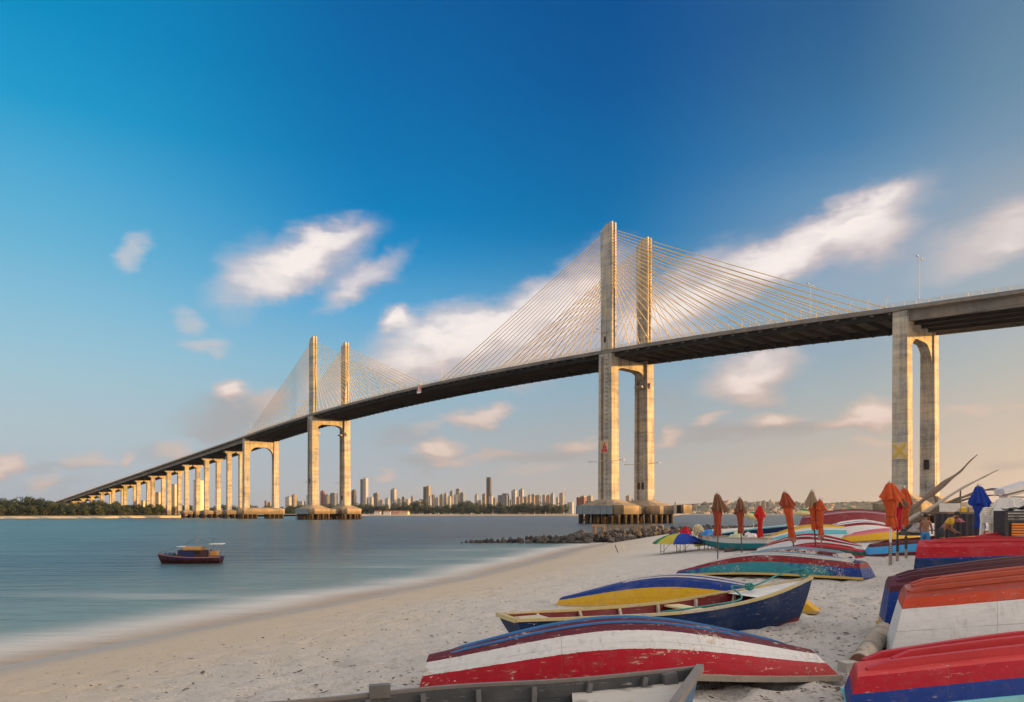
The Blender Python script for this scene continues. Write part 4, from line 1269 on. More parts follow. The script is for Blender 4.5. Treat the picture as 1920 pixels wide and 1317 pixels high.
# ------------------------------------------------------------------ painted boats
def paint(name, bands, seed=0, peel=.25, under=(.42, .37, .31), wob=.012, rough=.52, dirt=.35, top=None, patch=None):
    """bands: [(v0, colour)...] round the half girth, v=0 at the gunwale, 1 at the keel"""
    m, b, bs, out = newmat(name)
    uv = b.n('ShaderNodeTexCoord').outputs['UV']
    ob = b.n('ShaderNodeTexCoord').outputs['Object']
    ob = b.map(ob, loc=(seed * 3.7, seed * 1.3, 0))
    s = b.n('ShaderNodeSeparateXYZ', {0: uv}).outputs
    n1 = b.noise(ob, 1.4, 4, .6)
    n2 = b.noise(ob, 6, 5, .65)
    n3 = b.noise(ob, 34, 3, .6)
    v = b.m('ADD', s[1], b.m('ADD', b.m('MULTIPLY', b.m('SUBTRACT', n2, .5), wob * 2), b.m('MULTIPLY', b.m('SUBTRACT', n3, .5), wob)))
    els = [(max(0, p), (*c, 1)) for p, c in bands]
    c = b.ramp(v, els, 'CONSTANT')
    # sun-bleached and overpainted areas
    c = b.mix(b.m('MULTIPLY', b.ss(n1, .5, .75), .16), c, b.mix(.4, c, (.62, .58, .54, 1)))
    k = b.m('ADD', .80, b.m('MULTIPLY', n2, .4))
    c = b.n('ShaderNodeVectorMath', {0: c, 3: k}, operation='SCALE').outputs[0]
    if patch:
        mid = b.m('SUBTRACT', 1.0, b.m('ABSOLUTE', b.m('MULTIPLY', b.m('SUBTRACT', s[0], patch[3]), patch[4])))
        pk = b.ss(b.m('ADD', b.noise(ob, 2.6, 6, .72), b.m('MULTIPLY', mid, .32)), patch[1], patch[1] + .16)
        c = b.mix(b.m('MULTIPLY', pk, b.ss(v, patch[2], patch[2] + .008, .95, 0)), c, (*patch[0], 1))
    # flakes down to the primer, more of them in some places
    n6 = b.noise(ob, 8 + seed * 5 % 11, 4, .7)
    f = b.m('ADD', b.m('MULTIPLY', b.mix(.5, n3, n6), .6), b.m('ADD', b.m('MULTIPLY', n2, .45), b.m('MULTIPLY', n1, .55)))
    fl = b.ss(f, 1.06 - peel * .42, 1.085 - peel * .42)
    ucol = b.mix(n3, [x * .7 for x in under], [min(1, x * 1.35) for x in under])
    c = b.mix(fl, c, ucol)
    # lengthwise scrapes and grime
    sc_ = b.noise(b.map(ob, scale=(1.2, 9, 9)), 3.0, 4, .7)
    c = b.mix(b.m('MULTIPLY', b.ss(sc_, .60, .72), .55 * dirt / .35), c, [x * 1.15 for x in under])
    c = b.mix(b.m('MULTIPLY', b.ss(n2, .52, .8), dirt), c, (.10, .08, .065, 1))
    # rain streaks down the sides, rubbed brush marks along them
    dr = b.noise(b.map(ob, scale=(16, 16, 1.2)), 1.0, 4, .65)
    c = b.mix(b.m('MULTIPLY', b.ss(dr, .55, .75), dirt * .8), c, (.13, .105, .085, 1))
    br = b.noise(b.map(ob, scale=(1.5, 40, 40)), 1.0, 2, .5)
    c = b.n('ShaderNodeVectorMath', {0: c, 3: b.m('ADD', .86, b.m('MULTIPLY', br, .28))}, operation='SCALE').outputs[0]
    sp = b.noise(ob, 60, 2, .5)
    c = b.mix(b.m('MULTIPLY', b.ss(sp, .70, .76), .6), c, (.05, .045, .04, 1))
    # panel seams
    fr = b.m('ABSOLUTE', b.m('SUBTRACT', b.m('FRACT', b.m('ADD', b.m('MULTIPLY', s[0], 3.0), .37 + seed * .13)), .5))
    seam = b.ss(fr, .0, .0035, 1.0, 0.0)
    lf = b.m('ABSOLUTE', b.m('SUBTRACT', b.m('FRACT', b.m('ADD', b.m('MULTIPLY', v, 4.6), .2 + seed * .21)), .5))
    seam = b.m('MAXIMUM', seam, b.m('MULTIPLY', b.ss(lf, .0, .022, 1.0, 0.0), b.ss(n1, .38, .6, .25, 1.0)))
    c = b.mix(b.m('MULTIPLY', seam, .45), c, (.06, .05, .045, 1))
    setin(b, bs, 'Base Color', c)
    bs.inputs['Specular IOR Level'].default_value = .2
    setin(b, bs, 'Roughness', b.m('ADD', rough, b.m('ADD', b.m('MULTIPLY', fl, .35), b.m('MULTIPLY', b.m('SUBTRACT', n2, .5), .3)), clamp=True))
    h = b.m('SUBTRACT', b.m('ADD', b.m('MULTIPLY', n2, .35), b.m('MULTIPLY', n3, .12)), b.m('ADD', b.m('MULTIPLY', fl, .25), b.m('MULTIPLY', seam, .8)))
    bumpy(b, bs, h, .5, .012)
    return m

RED = (.33, .003, .014); DRED = (.20, .008, .012); MAR = (.10, .010, .016); WINE = (.065, .008, .022); WHT = (.57, .575, .57); BLUE = (.003, .030, .19); NAVY = (.002, .021, .085); LBLUE = (.02, .20, .55)
TEAL = (.008, .17, .21); CYAN = (.10, .42, .50); YEL = (.55, .31, .010); ORG_ = (.46, .066, .018); GRN = (.015, .07, .05); CREAM = (.60, .52, .28); WOOD = (.30, .25, .19); PINK = (.50, .12, .17); SKY_ = (.05, .30, .62); GREY = (.10, .105, .11)


def cr3(ts, vals, t):
    """smooth curve through the given values"""
    ts, vals = list(ts), list(vals)
    n = len(ts)
    for i in range(n - 1):
        if t <= ts[i + 1] or i == n - 2:
            h = ts[i + 1] - ts[i]; u = min(1, max(0, (t - ts[i]) / h))
            m0 = (vals[i + 1] - vals[i - 1]) / (ts[i + 1] - ts[i - 1]) if i > 0 else (vals[1] - vals[0]) / (ts[1] - ts[0]) * 1.15
            m1 = (vals[i + 2] - vals[i]) / (ts[i + 2] - ts[i]) if i < n - 2 else (vals[-1] - vals[-2]) / (ts[-1] - ts[-2]) * 1.15
            return (2 * u**3 - 3 * u**2 + 1) * vals[i] + (u**3 - 2 * u**2 + u) * h * m0 + (-2 * u**3 + 3 * u**2) * vals[i + 1] + (u**3 - u**2) * h * m1


class Hull:
    """zg: gunwale heights, zk: keel heights (above the local ground), w: half beams, all at t=0,.5,1 (or more); rake0/1: how far the keel ends stand in from the gunwale ends"""
    def __init__(s, L, zg, zk, w, rake=(.2, .3), chine=.62, vc=.6, bulge=.02, skew=0.0, skew1=0.0):
        s.skew1 = skew1
        s.L, s.zg, s.zk, s.w, s.rake, s.chine, s.vc, s.bulge, s.skew = L, zg, zk, w, rake, chine, vc, bulge, skew
    def val(s, arr, t):
        return cr3(np.linspace(0, 1, len(arr)), arr, t)
    def pt(s, t, v, side):
        g, k, w = s.val(s.zg, t), s.val(s.zk, t), max(.02, s.val(s.w, t))
        c = w * s.chine
        zc = g + (k - g) * .86
        if v <= s.vc:
            q = v / s.vc
            y = w + (c - w) * q ** 1.25 + s.bulge * math.sin(math.pi * q)
            z = g + (zc - g) * q
        else:
            q = (v - s.vc) / (1 - s.vc)
            y = c * (1 - q)
            z = zc + (k - zc) * math.sin(q * math.pi / 2)
        fz = (z - g) / (k - g) if abs(k - g) > 1e-4 else 0
        xg = s.L * (t - .5)
        x = xg + (s.rake[0] * (1 - t) ** 2 - s.rake[1] * t ** 2) * fz
        x += s.skew * side * y * (1 - t) ** 2 + s.skew1 * side * y * t ** 3
        return Vector((x, side * y, z))
    def shell(s, name, mat, parent, nt=30, caps=True):
        vs_ = [0, .1, .2, .32, .45, s.vc - .001, s.vc + .001, .7, .85, 1.0]
        ring = [(v, 1) for v in vs_] + [(v, -1) for v in vs_[::-1][1:]]
        n = len(ring)
        V, Fc, UVv = [], [], []
        for i in range(nt + 1):
            t = i / nt
            for v, sd in ring: V.append(s.pt(t, v, sd)); UVv.append((t, v))
        for i in range(nt):
            for j in range(n - 1):
                Fc.append((i * n + j, i * n + j + 1, (i + 1) * n + j + 1, (i + 1) * n + j))
        nb = len(Fc)
        if caps:
            for i in (0, nt):
                for j in range(len(vs_) - 1):
                    a = i * n + j; b_ = i * n + (n - 1 - j)
                    if j == len(vs_) - 2: Fc.append((a, a + 1, b_))
                    else: Fc.append((a, a + 1, b_ - 1, b_))
        me = bpy.data.meshes.new(name)
        me.from_pydata([tuple(p) for p in V], [], Fc)
        uvl = me.uv_layers.new(name='UVMap')
        li = np.zeros(len(me.loops), np.int32); me.loops.foreach_get('vertex_index', li)
        uvl.data.foreach_set('uv', np.array(UVv, np.float32)[li].ravel())
        me.materials.append(mat)
        sm = [True] * nb + [False] * (len(Fc) - nb)
        me.polygons.foreach_set('use_smooth', sm)
        me.update()
        # keep the chine a hard edge
        at_ = me.attributes.new('sharp_edge', 'BOOLEAN', 'EDGE')
        ev = np.zeros(len(me.edges) * 2, np.int32); me.edges.foreach_get('vertices', ev); ev = ev.reshape(-1, 2)
        uvn = np.array(UVv)
        shp = (np.abs(uvn[ev[:, 0], 1] - s.vc) < .01) & (np.abs(uvn[ev[:, 1], 1] - s.vc) < .01) & (ev[:, 0] // n != ev[:, 1] // n)
        at_.data.foreach_set('value', shp)
        return linkobj(name, me, parent)
    def line(s, v, side, t0=0., t1=1., n=22, off=0.0):
        out = []
        for i in range(n + 1):
            t = t0 + (t1 - t0) * i / n
            p = s.pt(t, v, side); 
            out.append(p + Vector((0, side * off, 0)))
        return out
    def gunwale(s, mat, parent, w=.05, h=.06, name='gunwale', dz=0, off=.012):
        for sd in (1, -1):
            MB().strip([p + Vector((0, 0, dz)) for p in s.line(0.0, sd, off=off)], w, h, mi=0).build(name, mat, parent)
    def runner(s, q, mat, parent, t0=.1, t1=.9, w=.045, h=.055, up=1, sides=(1, -1)):
        v = s.vc + (1 - s.vc) * q
        for sd in (sides if q < .999 else (1,)):
            pts = [p + Vector((0, 0, up * (h * .45))) for p in s.line(v, sd, t0, t1)]
            pts[0].z -= up * h * .7; pts[-1].z -= up * h * .7
            MB().strip(pts, w, h).build('bottom_runner' if q < .999 else 'keel', mat, parent)


def solid(c, name, rough=.5): return plain(name, c, rough, .3, 3.0, .2)
M_wood = plain('grey_wood', (.27, .23, .18), .85, .4, 5, .4)
M_pale = plain('pale_wood', (.44, .38, .30), .85, .35, 5, .4)


def upturned(label, A, B, tops, half, mat, sheer=(0, .15, 0), rake=(.25, .45), vc=.6, chine=.64, gun=None, runners=(), keel=None, bvec=None, ends=(.3, .12), group='upturned boats on the sand', bulge=.02, gw=(.05, .06), skew=0.0, rs=(.045, .055)):
    p0 = G(*A)
    if bvec: p1 = p0 + Vector((bvec[0], bvec[1], 0)); p1.z = zs(p1.x, p1.y)
    else: p1 = G(*B)
    pm = (p0 + p1) / 2
    zm = zs(pm.x, pm.y)
    d = p1 - p0; d.z = 0
    L = d.length
    tilt = math.atan2(p1.z - p0.z, L)
    o = empty('rowing_boat', (pm.x, pm.y, (p0.z + p1.z) / 2))
    o.rotation_mode = 'XYZ'
    o.rotation_euler = (0, -tilt, math.atan2(d.y, d.x))
    # heights of the keel line from the rows where it shows
    zk = []
    for (t, py) in zip((0, .5, 1), tops):
        if py is None: zk.append(None); continue
        if py < 5: zk.append(py); continue
        p = p0.lerp(p1, t)
        inn = (rake[0] if t == 0 else -rake[1] if t == 1 else 0) * 1.0
        yy = p.y + d.y / L * inn
        z = HC + (YH - py) / F * yy
        zk.append(z - (p0.z + (p1.z - p0.z) * t))
    w3 = (half * ends[0], half * .86, half, half * .84, half * ends[1])
    zk5 = zk
    h = Hull(L, sheer, zk5, w3, rake, chine, vc, bulge, skew)
    sh = h.shell('hull', mat, o)
    if gun: h.gunwale(gun, o, gw[0], gw[1], dz=.0)
    for q, m_, t0, t1 in runners: h.runner(q, m_, o, t0, t1, *rs)
    if keel: h.runner(1.0, keel, o, .08, .93, *rs)
    tag(o, label, 'boat', group)
    return o, h

k_blue = solid((.03, .17, .42), 'runner_blue'); k_white = solid((.66, .62, .58), 'runner_white'); k_red = solid((.42, .02, .03), 'runner_red'); k_wine = solid(WINE, 'runner_wine'); k_or = solid((.36, .05, .02), 'runner_orange')
k_yel = solid((.50, .33, .08), 'gunwale_yellow'); k_cyan = solid((.22, .52, .56), 'gunwale_cyan'); k_mar = solid(MAR, 'runner_maroon'); k_lbl = solid((.20, .33, .45), 'runner_pale_blue')

# 1 the big white and red boat in front
upturned('white over red upturned boat with blue runners, nearest the middle of the beach', (787, 1299), (1572, 1268), (1228, 1158, 1216), .62,
         paint('paint_front', [(0, WOOD), (.045, RED), (.37, WHT), (.6, MAR)], 1, .40, (.50, .44, .36), .016, dirt=.45), (0.02, .22, 0), (.12, .30), gun=M_wood,
         runners=((.48, k_blue, .06, .80), ), keel=k_blue, ends=(.40, .10), rs=(.022, .022))
# 2 blue and yellow behind the open boat
upturned('blue bottomed upturned boat with a broad yellow side behind the open blue boat', (1050, 1134), (1536, 1146), (1119, 1078, 1112), .62,
         paint('paint_bluyel', [(0, YEL), (.44, BLUE)], 2, .16, (.45, .40, .33)), (0, .10, 0), (.10, .38), gun=k_yel, runners=((.42, k_white, .3, .84),), keel=k_white, ends=(.35, .34), rs=(.028, .026))
# 4 teal, red and blue with ochre gunwale
upturned('weathered teal upturned boat with red stripe and ochre gunwale in the middle of the beach', (1270, 1079), (1631, 1086), (1070, 1037, 1051), .66,
         paint('paint_teal', [(0, BLUE), (.40, DRED), (.6, NAVY)], 4, .34, (.48, .44, .38), .014, patch=((.02, .19, .22), .52, .40, .5, 2.2)), (.02, .14, .03), (.10, .16), gun=k_yel, runners=((.16, k_white, .1, .97), (.5, k_white, .1, .97)), keel=k_lbl, ends=(.18, .55), rs=(.03, .035))
# 5..
upturned('maroon upturned boat with flaking white patches, just behind the weathered teal boat', (1362, 1058), (1606, 1050), (1048, 1028, 1037), .6,
         paint('paint_flake', [(0, NAVY), (.35, MAR), (.6, (.20, .05, .05))], 5, .62, (.50, .45, .40)), (0, .1, 0), (.2, .2), gun=M_wood, runners=((.4, k_lbl, .1, .95),), keel=k_lbl, ends=(.25, .5))
upturned('dark green upturned boat with a red bottom edge, right end beside bare sand', (1432, 1047), (1628, 1043), (1040, 1020, 1030), .55,
         paint('paint_green', [(0, DRED), (.12, GRN), (.5, RED), (.72, (.42, .05, .05))], 6, .25), (0, .08, 0), (.2, .2), gun=k_red, keel=k_red, ends=(.25, .5))
upturned('white sided upturned boat with red chine stripes behind the green one', (1420, 1036), (1628, 1033), (1026, 1003, 1021), .62,
         paint('paint_whitered', [(0, RED), (.07, WHT), (.5, DRED), (.68, WHT), (.8, DRED)], 7, .28), (0, .06, 0), (.15, .3), gun=M_wood, keel=k_red, ends=(.3, .2))
upturned('yellow topped upturned boat with white and turquoise bands', (1424, 1021), (1586, 1014), (1010, 987, 986), .6,
         paint('paint_yelteal', [(0, WHT), (.3, CYAN), (.5, WHT), (.62, YEL)], 8, .15), (0, .05, 0), (.25, .06), gun=k_white, keel=k_yel, ends=(.2, .6))
upturned('large maroon upturned boat with pale keel line, furthest back on the sand', (1500, 998), (1690, 996), (967, 956, 963), 1.25,
         paint('paint_maroon', [(0, WHT), (.05, (.20, .025, .03)), (.62, (.30, .20, .24)), (.72, (.22, .03, .03))], 11, .14), (0, .12, 0), (.3, .4), gun=k_white, keel=k_mar, ends=(.45, .2), bulge=.06)
upturned('white upturned boat with red and thin blue stripes behind the yellow hull', (1556, 1007), (1674, 1004), (983, 976, 984), .8,
         paint('paint_wrb', [(0, WHT), (.48, DRED), (.62, WHT), (.74, BLUE), (.82, WHT)], 12, .14), (0, .1, 0), (.2, .2), gun=k_white, keel=k_white, ends=(.35, .3))
upturned('ochre yellow upturned boat with pink bottom behind the row of poles', (1578, 1020), (1736, 1016), (1004, 993, 998), .7,
         paint('paint_yelpink', [(0, (.09, .06, .05)), (.1, YEL), (.58, PINK)], 13, .2), (.03, .12, .03), (.2, .2), gun=M_wood, keel=solid(PINK, 'keel_pink'), ends=(.3, .35))
upturned('bright blue upturned boat with maroon bottom, behind the three wrapped umbrella poles', (1621, 1043), (1852, 1034), (1020, 1010, 1012), .7,
         paint('paint_blumar', [(0, MAR), (.1, SKY_), (.5, MAR)], 14, .16), (0, .08, 0), (.25, .2), gun=k_mar, keel=k_mar, ends=(.35, .4))
upturned('orange bottomed upturned boat half hidden behind the bright red one', (1705, 1040), (1905, 1030), (1014, 1000, 997), .75,
         paint('paint_orange', [(0, ORG_), (.5, (.55, .16, .05))], 15, .2), (0, .08, 0), (.25, .2), gun=k_or, keel=k_or, ends=(.35, .4))
# right hand group
upturned('red upturned boat with turquoise line at the right edge, behind the bright red one', (1790, 1062), None, (1010, 993, 992), .85,
         paint('paint_redteal', [(0, RED), (.5, WHT), (.56, CYAN), (.72, RED)], 17, .1), (0, .06, 0), (.2, .3), bvec=(6.5, .8), gun=k_red, keel=k_red, ends=(.45, .3))
upturned('bright red upturned boat with a blue lower edge beside the wrapped umbrellas', (1716, 1097), None, (1013, 1010, 1014), .9,
         paint('paint_redblue', [(0, NAVY), (.42, BLUE), (.44, RED)], 16, .10, wob=.006), (0, .06, 0), (.16, .3), bvec=(6.2, -.7), gun=k_red, runners=((.5, k_red, .03, .95),), keel=solid(RED, 'keel_red'), ends=(.55, .3), chine=.7, skew=.60)
upturned('wine coloured upturned boat with blue side and yellow gunwale', (1650, 1187), None, (1082, 1046, 1042), .8,
         paint('paint_wine', [(0, YEL), (.12, BLUE), (.52, WINE)], 18, .16, wob=.005), (.07, .10, .06), (.20, .3), bvec=(5.6, .55), gun=k_yel, runners=((.34, k_wine, .02, .95), (.68, k_wine, .03, .95)), keel=k_wine, ends=(.55, .3), chine=.72, skew=.55)
upturned('tall white sided upturned boat with an orange bottom at the right edge', (1662, 1228), None, (1099, 1062, 1060), .85,
         paint('paint_whiteor', [(0, WHT), (.50, (.44, .045, .014)), (.6, (.26, .035, .02))], 19, .24, wob=.004), (.04, .06, .03), (.30, .3), bvec=(5.4, .42), gun=k_white, runners=((.36, k_or, .01, .95), (.72, k_or, .02, .95)), keel=k_or, ends=(.6, .3), chine=.74, skew=.58)
upturned('red upturned boat with blue and pale turquoise lower edge in the bottom right corner', (1583, 1322), None, (1246, 1196, 1186), .66,
         paint('paint_corner', [(0, CYAN), (.07, BLUE), (.34, RED), (.6, (.52, .05, .05))], 20, .32, (.58, .40, .36), .008), (.02, .20, .02), (.14, .3), bvec=(4.8, .34), gun=k_cyan, runners=((.40, k_red, .02, .95),), keel=k_red, ends=(.62, .2), chine=.72, skew=.52, rs=(.06, .07))


# ------------------------------------------------------------------ boats standing the right way up
def upright(label, p0, p1, zg, zk, half, mat, inmat, gun, rake, ends, ribs=6, thwarts=(), group='open boats on the sand', rib_m=None, vc=.6, chine=.6, skew1=0.0, gw=(.09, .05)):
    pm = (p0 + p1) / 2
    d = p1 - p0; d.z = 0; L = d.length
    o = empty('rowing_boat', (pm.x, pm.y, 0), math.atan2(d.y, d.x))
    w5 = (half * ends[0], half * .86, half, half * .82, half * ends[1])
    h = Hull(L, zg, zk, w5, rake, chine, vc, .02, 0.0, skew1)
    h.shell('hull', mat, o)
    th = .035
    hi = Hull(L - .12, [z - .004 for z in zg], [z + .04 for z in zk], [max(.03, w - th) for w in w5], rake, chine, vc, .02, 0.0, skew1)
    hi.shell('inner_planking', inmat, o)
    h.gunwale(gun, o, gw[0], gw[1], off=-.012)
    for e, t in ((0, 0.0), (1, 1.0)):
        if ends[e] > .25:
            a, b_ = h.pt(t, 0, 1), h.pt(t, 0, -1)
            MB().beam(a, b_, .06, .06).build('transom_cap', gun, o)
    for i in range(ribs):
        t = .1 + .8 * i / max(1, ribs - 1)
        for sd in (1, -1):
            pts = [hi.pt(t, v, sd) + Vector((0, -sd * .02, 0)) for v in (0.02, .2, .4, .59, .75)]
            MB().strip(pts, .05, .04, up=(1, 0, 0)).build('rib', rib_m or gun, o)
    for (t, wd, dz, m_) in thwarts:
        w_ = h.val(w5, t) * .93
        x = L * (t - .5); z = h.val(zg, t) - dz
        MB().box((x, 0, z), (wd, 2 * w_, .03)).build('thwart', m_, o)
    tag(o, label, 'boat', group)
    return o, h, w5

# open blue boat, bow up to the right
p0 = at(950, 1158, 10.0); p1 = at(1521, 1083, 12.4)
g0, g1 = p0.z, p1.z
gp = zs(.3, 10.4)
ob, oh, ow = upright('open dark blue boat with yellow gunwale, red inside and raised bow', p0, p1, (g0 + .0, g0 - .02, g0 - .01, g0 + .12, g1), (gp + .12, gp - .02, gp - .04, gp - .02, gp + .18), .52,
        paint('paint_open', [(0, NAVY), (.66, (.26, .03, .03))], 3, .14, (.35, .34, .33)), paint('paint_inside', [(0, (.13, .008, .014)), (.6, (.09, .008, .010))], 31, .2, (.4, .33, .28)), paint('paint_gunwale', [(0, (.46, .38, .17))], 33, .5, (.42, .38, .32), dirt=.5), (.25, .30), (.62, .05), 7,
        ((.55, .30, .06, solid(CREAM, 'thwart_cream')), (.08, .42, .05, M_pale)), rib_m=M_pale, gw=(.055, .04))
dk = MB()          # little foredeck, white
pts = [(oh.pt(t, 0, 1), oh.pt(t, 0, -1)) for t in np.linspace(.74, .995, 8)]
for (a, b_), (c_, e_) in zip(pts[:-1], pts[1:]):
    dk.add([a + Vector((0, -.03, -.012)), c_ + Vector((0, -.0, -.012)), e_ + Vector((0, .0, -.012)), b_ + Vector((0, .03, -.012))], [(0, 1, 2, 3)])
dk.build('foredeck', solid((.62, .60, .56), 'deck_white'), ob)
# mooring line on the bow
tip = Vector(BMW := (0, 0, 0))
M_rope = plain('turquoise_rope', (.03, .21, .21), .8, .25, 12, .5)
def W(o, p): return Matrix.Translation(o.location) @ Matrix.Rotation(o.rotation_euler.z, 4, 'Z') @ Vector(p)
bow = W(ob, oh.pt(.985, 0, 1)); bow2 = W(ob, oh.pt(.985, 0, -1))
rp = MB()
cpt = [(bow + bow2) / 2 + Vector((.0, 0, .05))]
md = W(ob, oh.pt(.80, 0, 1)) + Vector((0, -.25, .07))
sw = [cpt[0] + Vector((-.12, .02, .10)), cpt[0] + Vector((-.3, .0, .09)), cpt[0] + Vector((-.55, -.02, .0)), md + Vector((.2, 0, .06)), md, md + Vector((-.3, .02, .0)), W(ob, oh.pt(.66, 0, -1)) + Vector((0, .10, .05)), W(ob, oh.pt(.52, 0, -1)) + Vector((0, .16, .03)), W(ob, oh.pt(.40, 0, -1)) + Vector((0, .22, .0))]
def smooth(pts, n=6):
    pts = [Vector(p) for p in pts]; out = []
    for i in range(len(pts) - 1):
        a, b_, c_, d_ = pts[max(i - 1, 0)], pts[i], pts[i + 1], pts[min(i + 2, len(pts) - 1)]
        for k in range(n):
            t = k / n
            out.append(.5 * ((2 * b_) + (c_ - a) * t + (2 * a - 5 * b_ + 4 * c_ - d_) * t * t + (3 * b_ - a - 3 * c_ + d_) * t ** 3))
    return out + [pts[-1]]
rp.tube(smooth([cpt[0]] + sw), .014, 6)
for c0, r_, n_ in ((cpt[0] + Vector((-.06, 0, .05)), .085, 3), (md, .07, 3)):
    for j in range(n_):
        ph = rnd.uniform(0, 3)
        rp.tube([c0 + Vector((math.cos(a) * r_ * math.cos(ph), math.cos(a) * r_ * math.sin(ph), math.sin(a) * r_ * .8)) for a in np.linspace(0, 6.28, 13)], .014, 6)
rp = rp.build('mooring_rope', M_rope)
tag(rp, 'turquoise mooring rope knotted over the bow of the open blue boat', 'rope')

# grey open boat cut by the lower edge of the picture
pA = Vector((-2.15, 4.55, 0)); pB = Vector((1.37, 5.52, 0))
gz = 1.93
ob2, oh2, ow2 = upright('grey open boat with bleached stern board at the lower edge of the picture', pA, pB, (gz + .08, gz - .03, gz - .02, gz + .0, gz + .04), (1.40, 1.34, 1.33, 1.34, 1.42), .66,
        paint('paint_greyboat', [(0, (.05, .13, .24)), (.5, GREY)], 21, .2), paint('paint_greyin', [(0, (.045, .048, .052)), (.6, (.06, .06, .06))], 22, .22, (.35, .32, .28)), solid((.16, .145, .13), 'gunwale_dark'), (.25, .12), (.12, .80), 8, ((.40, .26, .10, M_wood),), rib_m=solid((.085, .085, .085), 'rib_grey'), gw=(.04, .04), skew1=.78)
sb = MB()
def board_material():
    m, b, bs, out = newmat('bleached_board')
    tc = b.n('ShaderNodeTexCoord').outputs['Object']
    n1 = b.noise(tc, 2.2, 5, .65); n2 = b.noise(b.map(tc, scale=(2, 30, 10)), 2, 4, .6)
    c = b.mix(n2, (.36, .33, .28, 1), (.56, .53, .47, 1))
    c = b.mix(b.ss(n1, .52, .66), c, (.13, .125, .12, 1))
    c = b.mix(b.m('MULTIPLY', b.ss(b.noise(tc, 3.1, 4, .6), .62, .7), .7), c, (.42, .22, .10, 1))
    setin(b, bs, 'Base Color', c); bs.inputs['Roughness'].default_value = .85
    bumpy(b, bs, n2, .3, .01)
    return m
tt = np.linspace(.74, .985, 6)
lo_, hi_ = [oh2.pt(t, 0, -1) + Vector((0, .05, -.09)) for t in tt], [oh2.pt(t, 0, 1) + Vector((0, -.05, -.09)) for t in tt]
for i in range(5):
    sb.add([lo_[i], lo_[i + 1], hi_[i + 1], hi_[i]], [(0, 1, 2, 3)])
    sb.add([p - Vector((0, 0, .03)) for p in (lo_[i], lo_[i + 1], hi_[i + 1], hi_[i])], [(3, 2, 1, 0)])
sb.add([lo_[0], hi_[0], hi_[0] - Vector((0, 0, .03)), lo_[0] - Vector((0, 0, .03))], [(0, 1, 2, 3)])
sb.build('stern_board', board_material(), ob2)
q = oh2.pt(.93, 0, 1)
MB().beam(q + Vector((.02, -.06, -.14)), q + Vector((.0, -.05, .0)), .10, .12, up=(1, 0, 0)).build('cleat_block', solid((.10, .10, .10), 'block_grey'), ob2)
q = oh2.pt(.36, 0, 1)
MB().box(q + Vector((0, -.02, .03)), (.16, .07, .10)).build('rowlock_block', solid((.12, .115, .11), 'rowlock_grey'), ob2)

# white and teal boat with lettering, and the blue boat behind
pA = G(1318, 1030); pB = G(1446, 1033)
zA = HC + (YH - 1003) / F * pA.y; zB = HC + (YH - 1011) / F * pB.y
ub, uh, _ = upright('white and teal open boat with red bottom and small orange letters', Vector((pA.x, pA.y, 0)), Vector((pB.x, pB.y, 0)), (zA, zA * .5 + zB * .5 - .04, zB), (zs(pA.x, pA.y) + .24, zs(pA.x, pA.y) + .05, zs(pB.x, pB.y)), .62,
        paint('paint_lettered', [(0, WHT), (.26, TEAL), (.58, DRED)], 9, .12), solid((.42, .38, .36), 'inside_pale'), solid((.35, .28, .22), 'gunwale_brown'), (.05, .25), (.5, .25), 5, ((.3, .2, .05, M_wood),), rib_m=M_pale)
# the little mark painted near the bow, as strokes
M_ink = solid((.55, .16, .05), 'letter_orange')
let = MB()
def stroke(u0, v0, u1, v1):
    def P(u, v):
        p = uh.pt(.07 + u, .04 + .16 * (1 - v), -1); return p + Vector((0, -.012, 0))
    let.beam(P(u0, v0), P(u1, v1), .022, .012, up=(0, 1, 0))
for k_, segs in enumerate(([(0, 1, 0, 0), (0, 0, 1, 0), (1, 0, 1, 1)], [(0, 0, 0, 1), (0, 1, .5, .3), (.5, .3, 1, 1), (1, 1, 1, 0)], None, [(.5, 0, .5, 1), (.1, 1, .9, 1)], None, [(0, 0, 0, 1), (0, 1, 1, 1), (1, 1, 0, .5), (0, .5, 1, 0)], [(0, 0, .5, 1), (.5, 1, 1, 0), (.2, .4, .8, .4)], [(.5, 0, .5, 1), (.1, 1, .9, 1)])):
    if segs:
        for a, b_, c_, d_ in segs: stroke(k_ * .026 + a * .017, b_, k_ * .026 + c_ * .017, d_)
let.build('lettering', M_ink, ub)
pA = G(1352, 1010); pB = G(1482, 1008)
zA = HC + (YH - 1001) / F * pA.y; zM = HC + (YH - 991) / F * pA.y; zB = HC + (YH - 984) / F * pB.y
upright('blue boat leaning with its pale blue bow raised, behind the lettered boat', Vector((pA.x, pA.y, 0)), Vector((pB.x, pB.y, 0)), (zA, zM, zB), (zA - .3, zM - .55, zB - .55), .7,
        paint('paint_paleblue', [(0, CYAN), (.12, NAVY), (.5, WHT)], 10, .1), solid(NAVY, 'inside_navy'), solid((.45, .62, .66), 'gunwale_paleblue'), (.1, .3), (.35, .1), 5, ((.86, .8, .02, solid((.25, .5, .55), 'foredeck_blue')),))

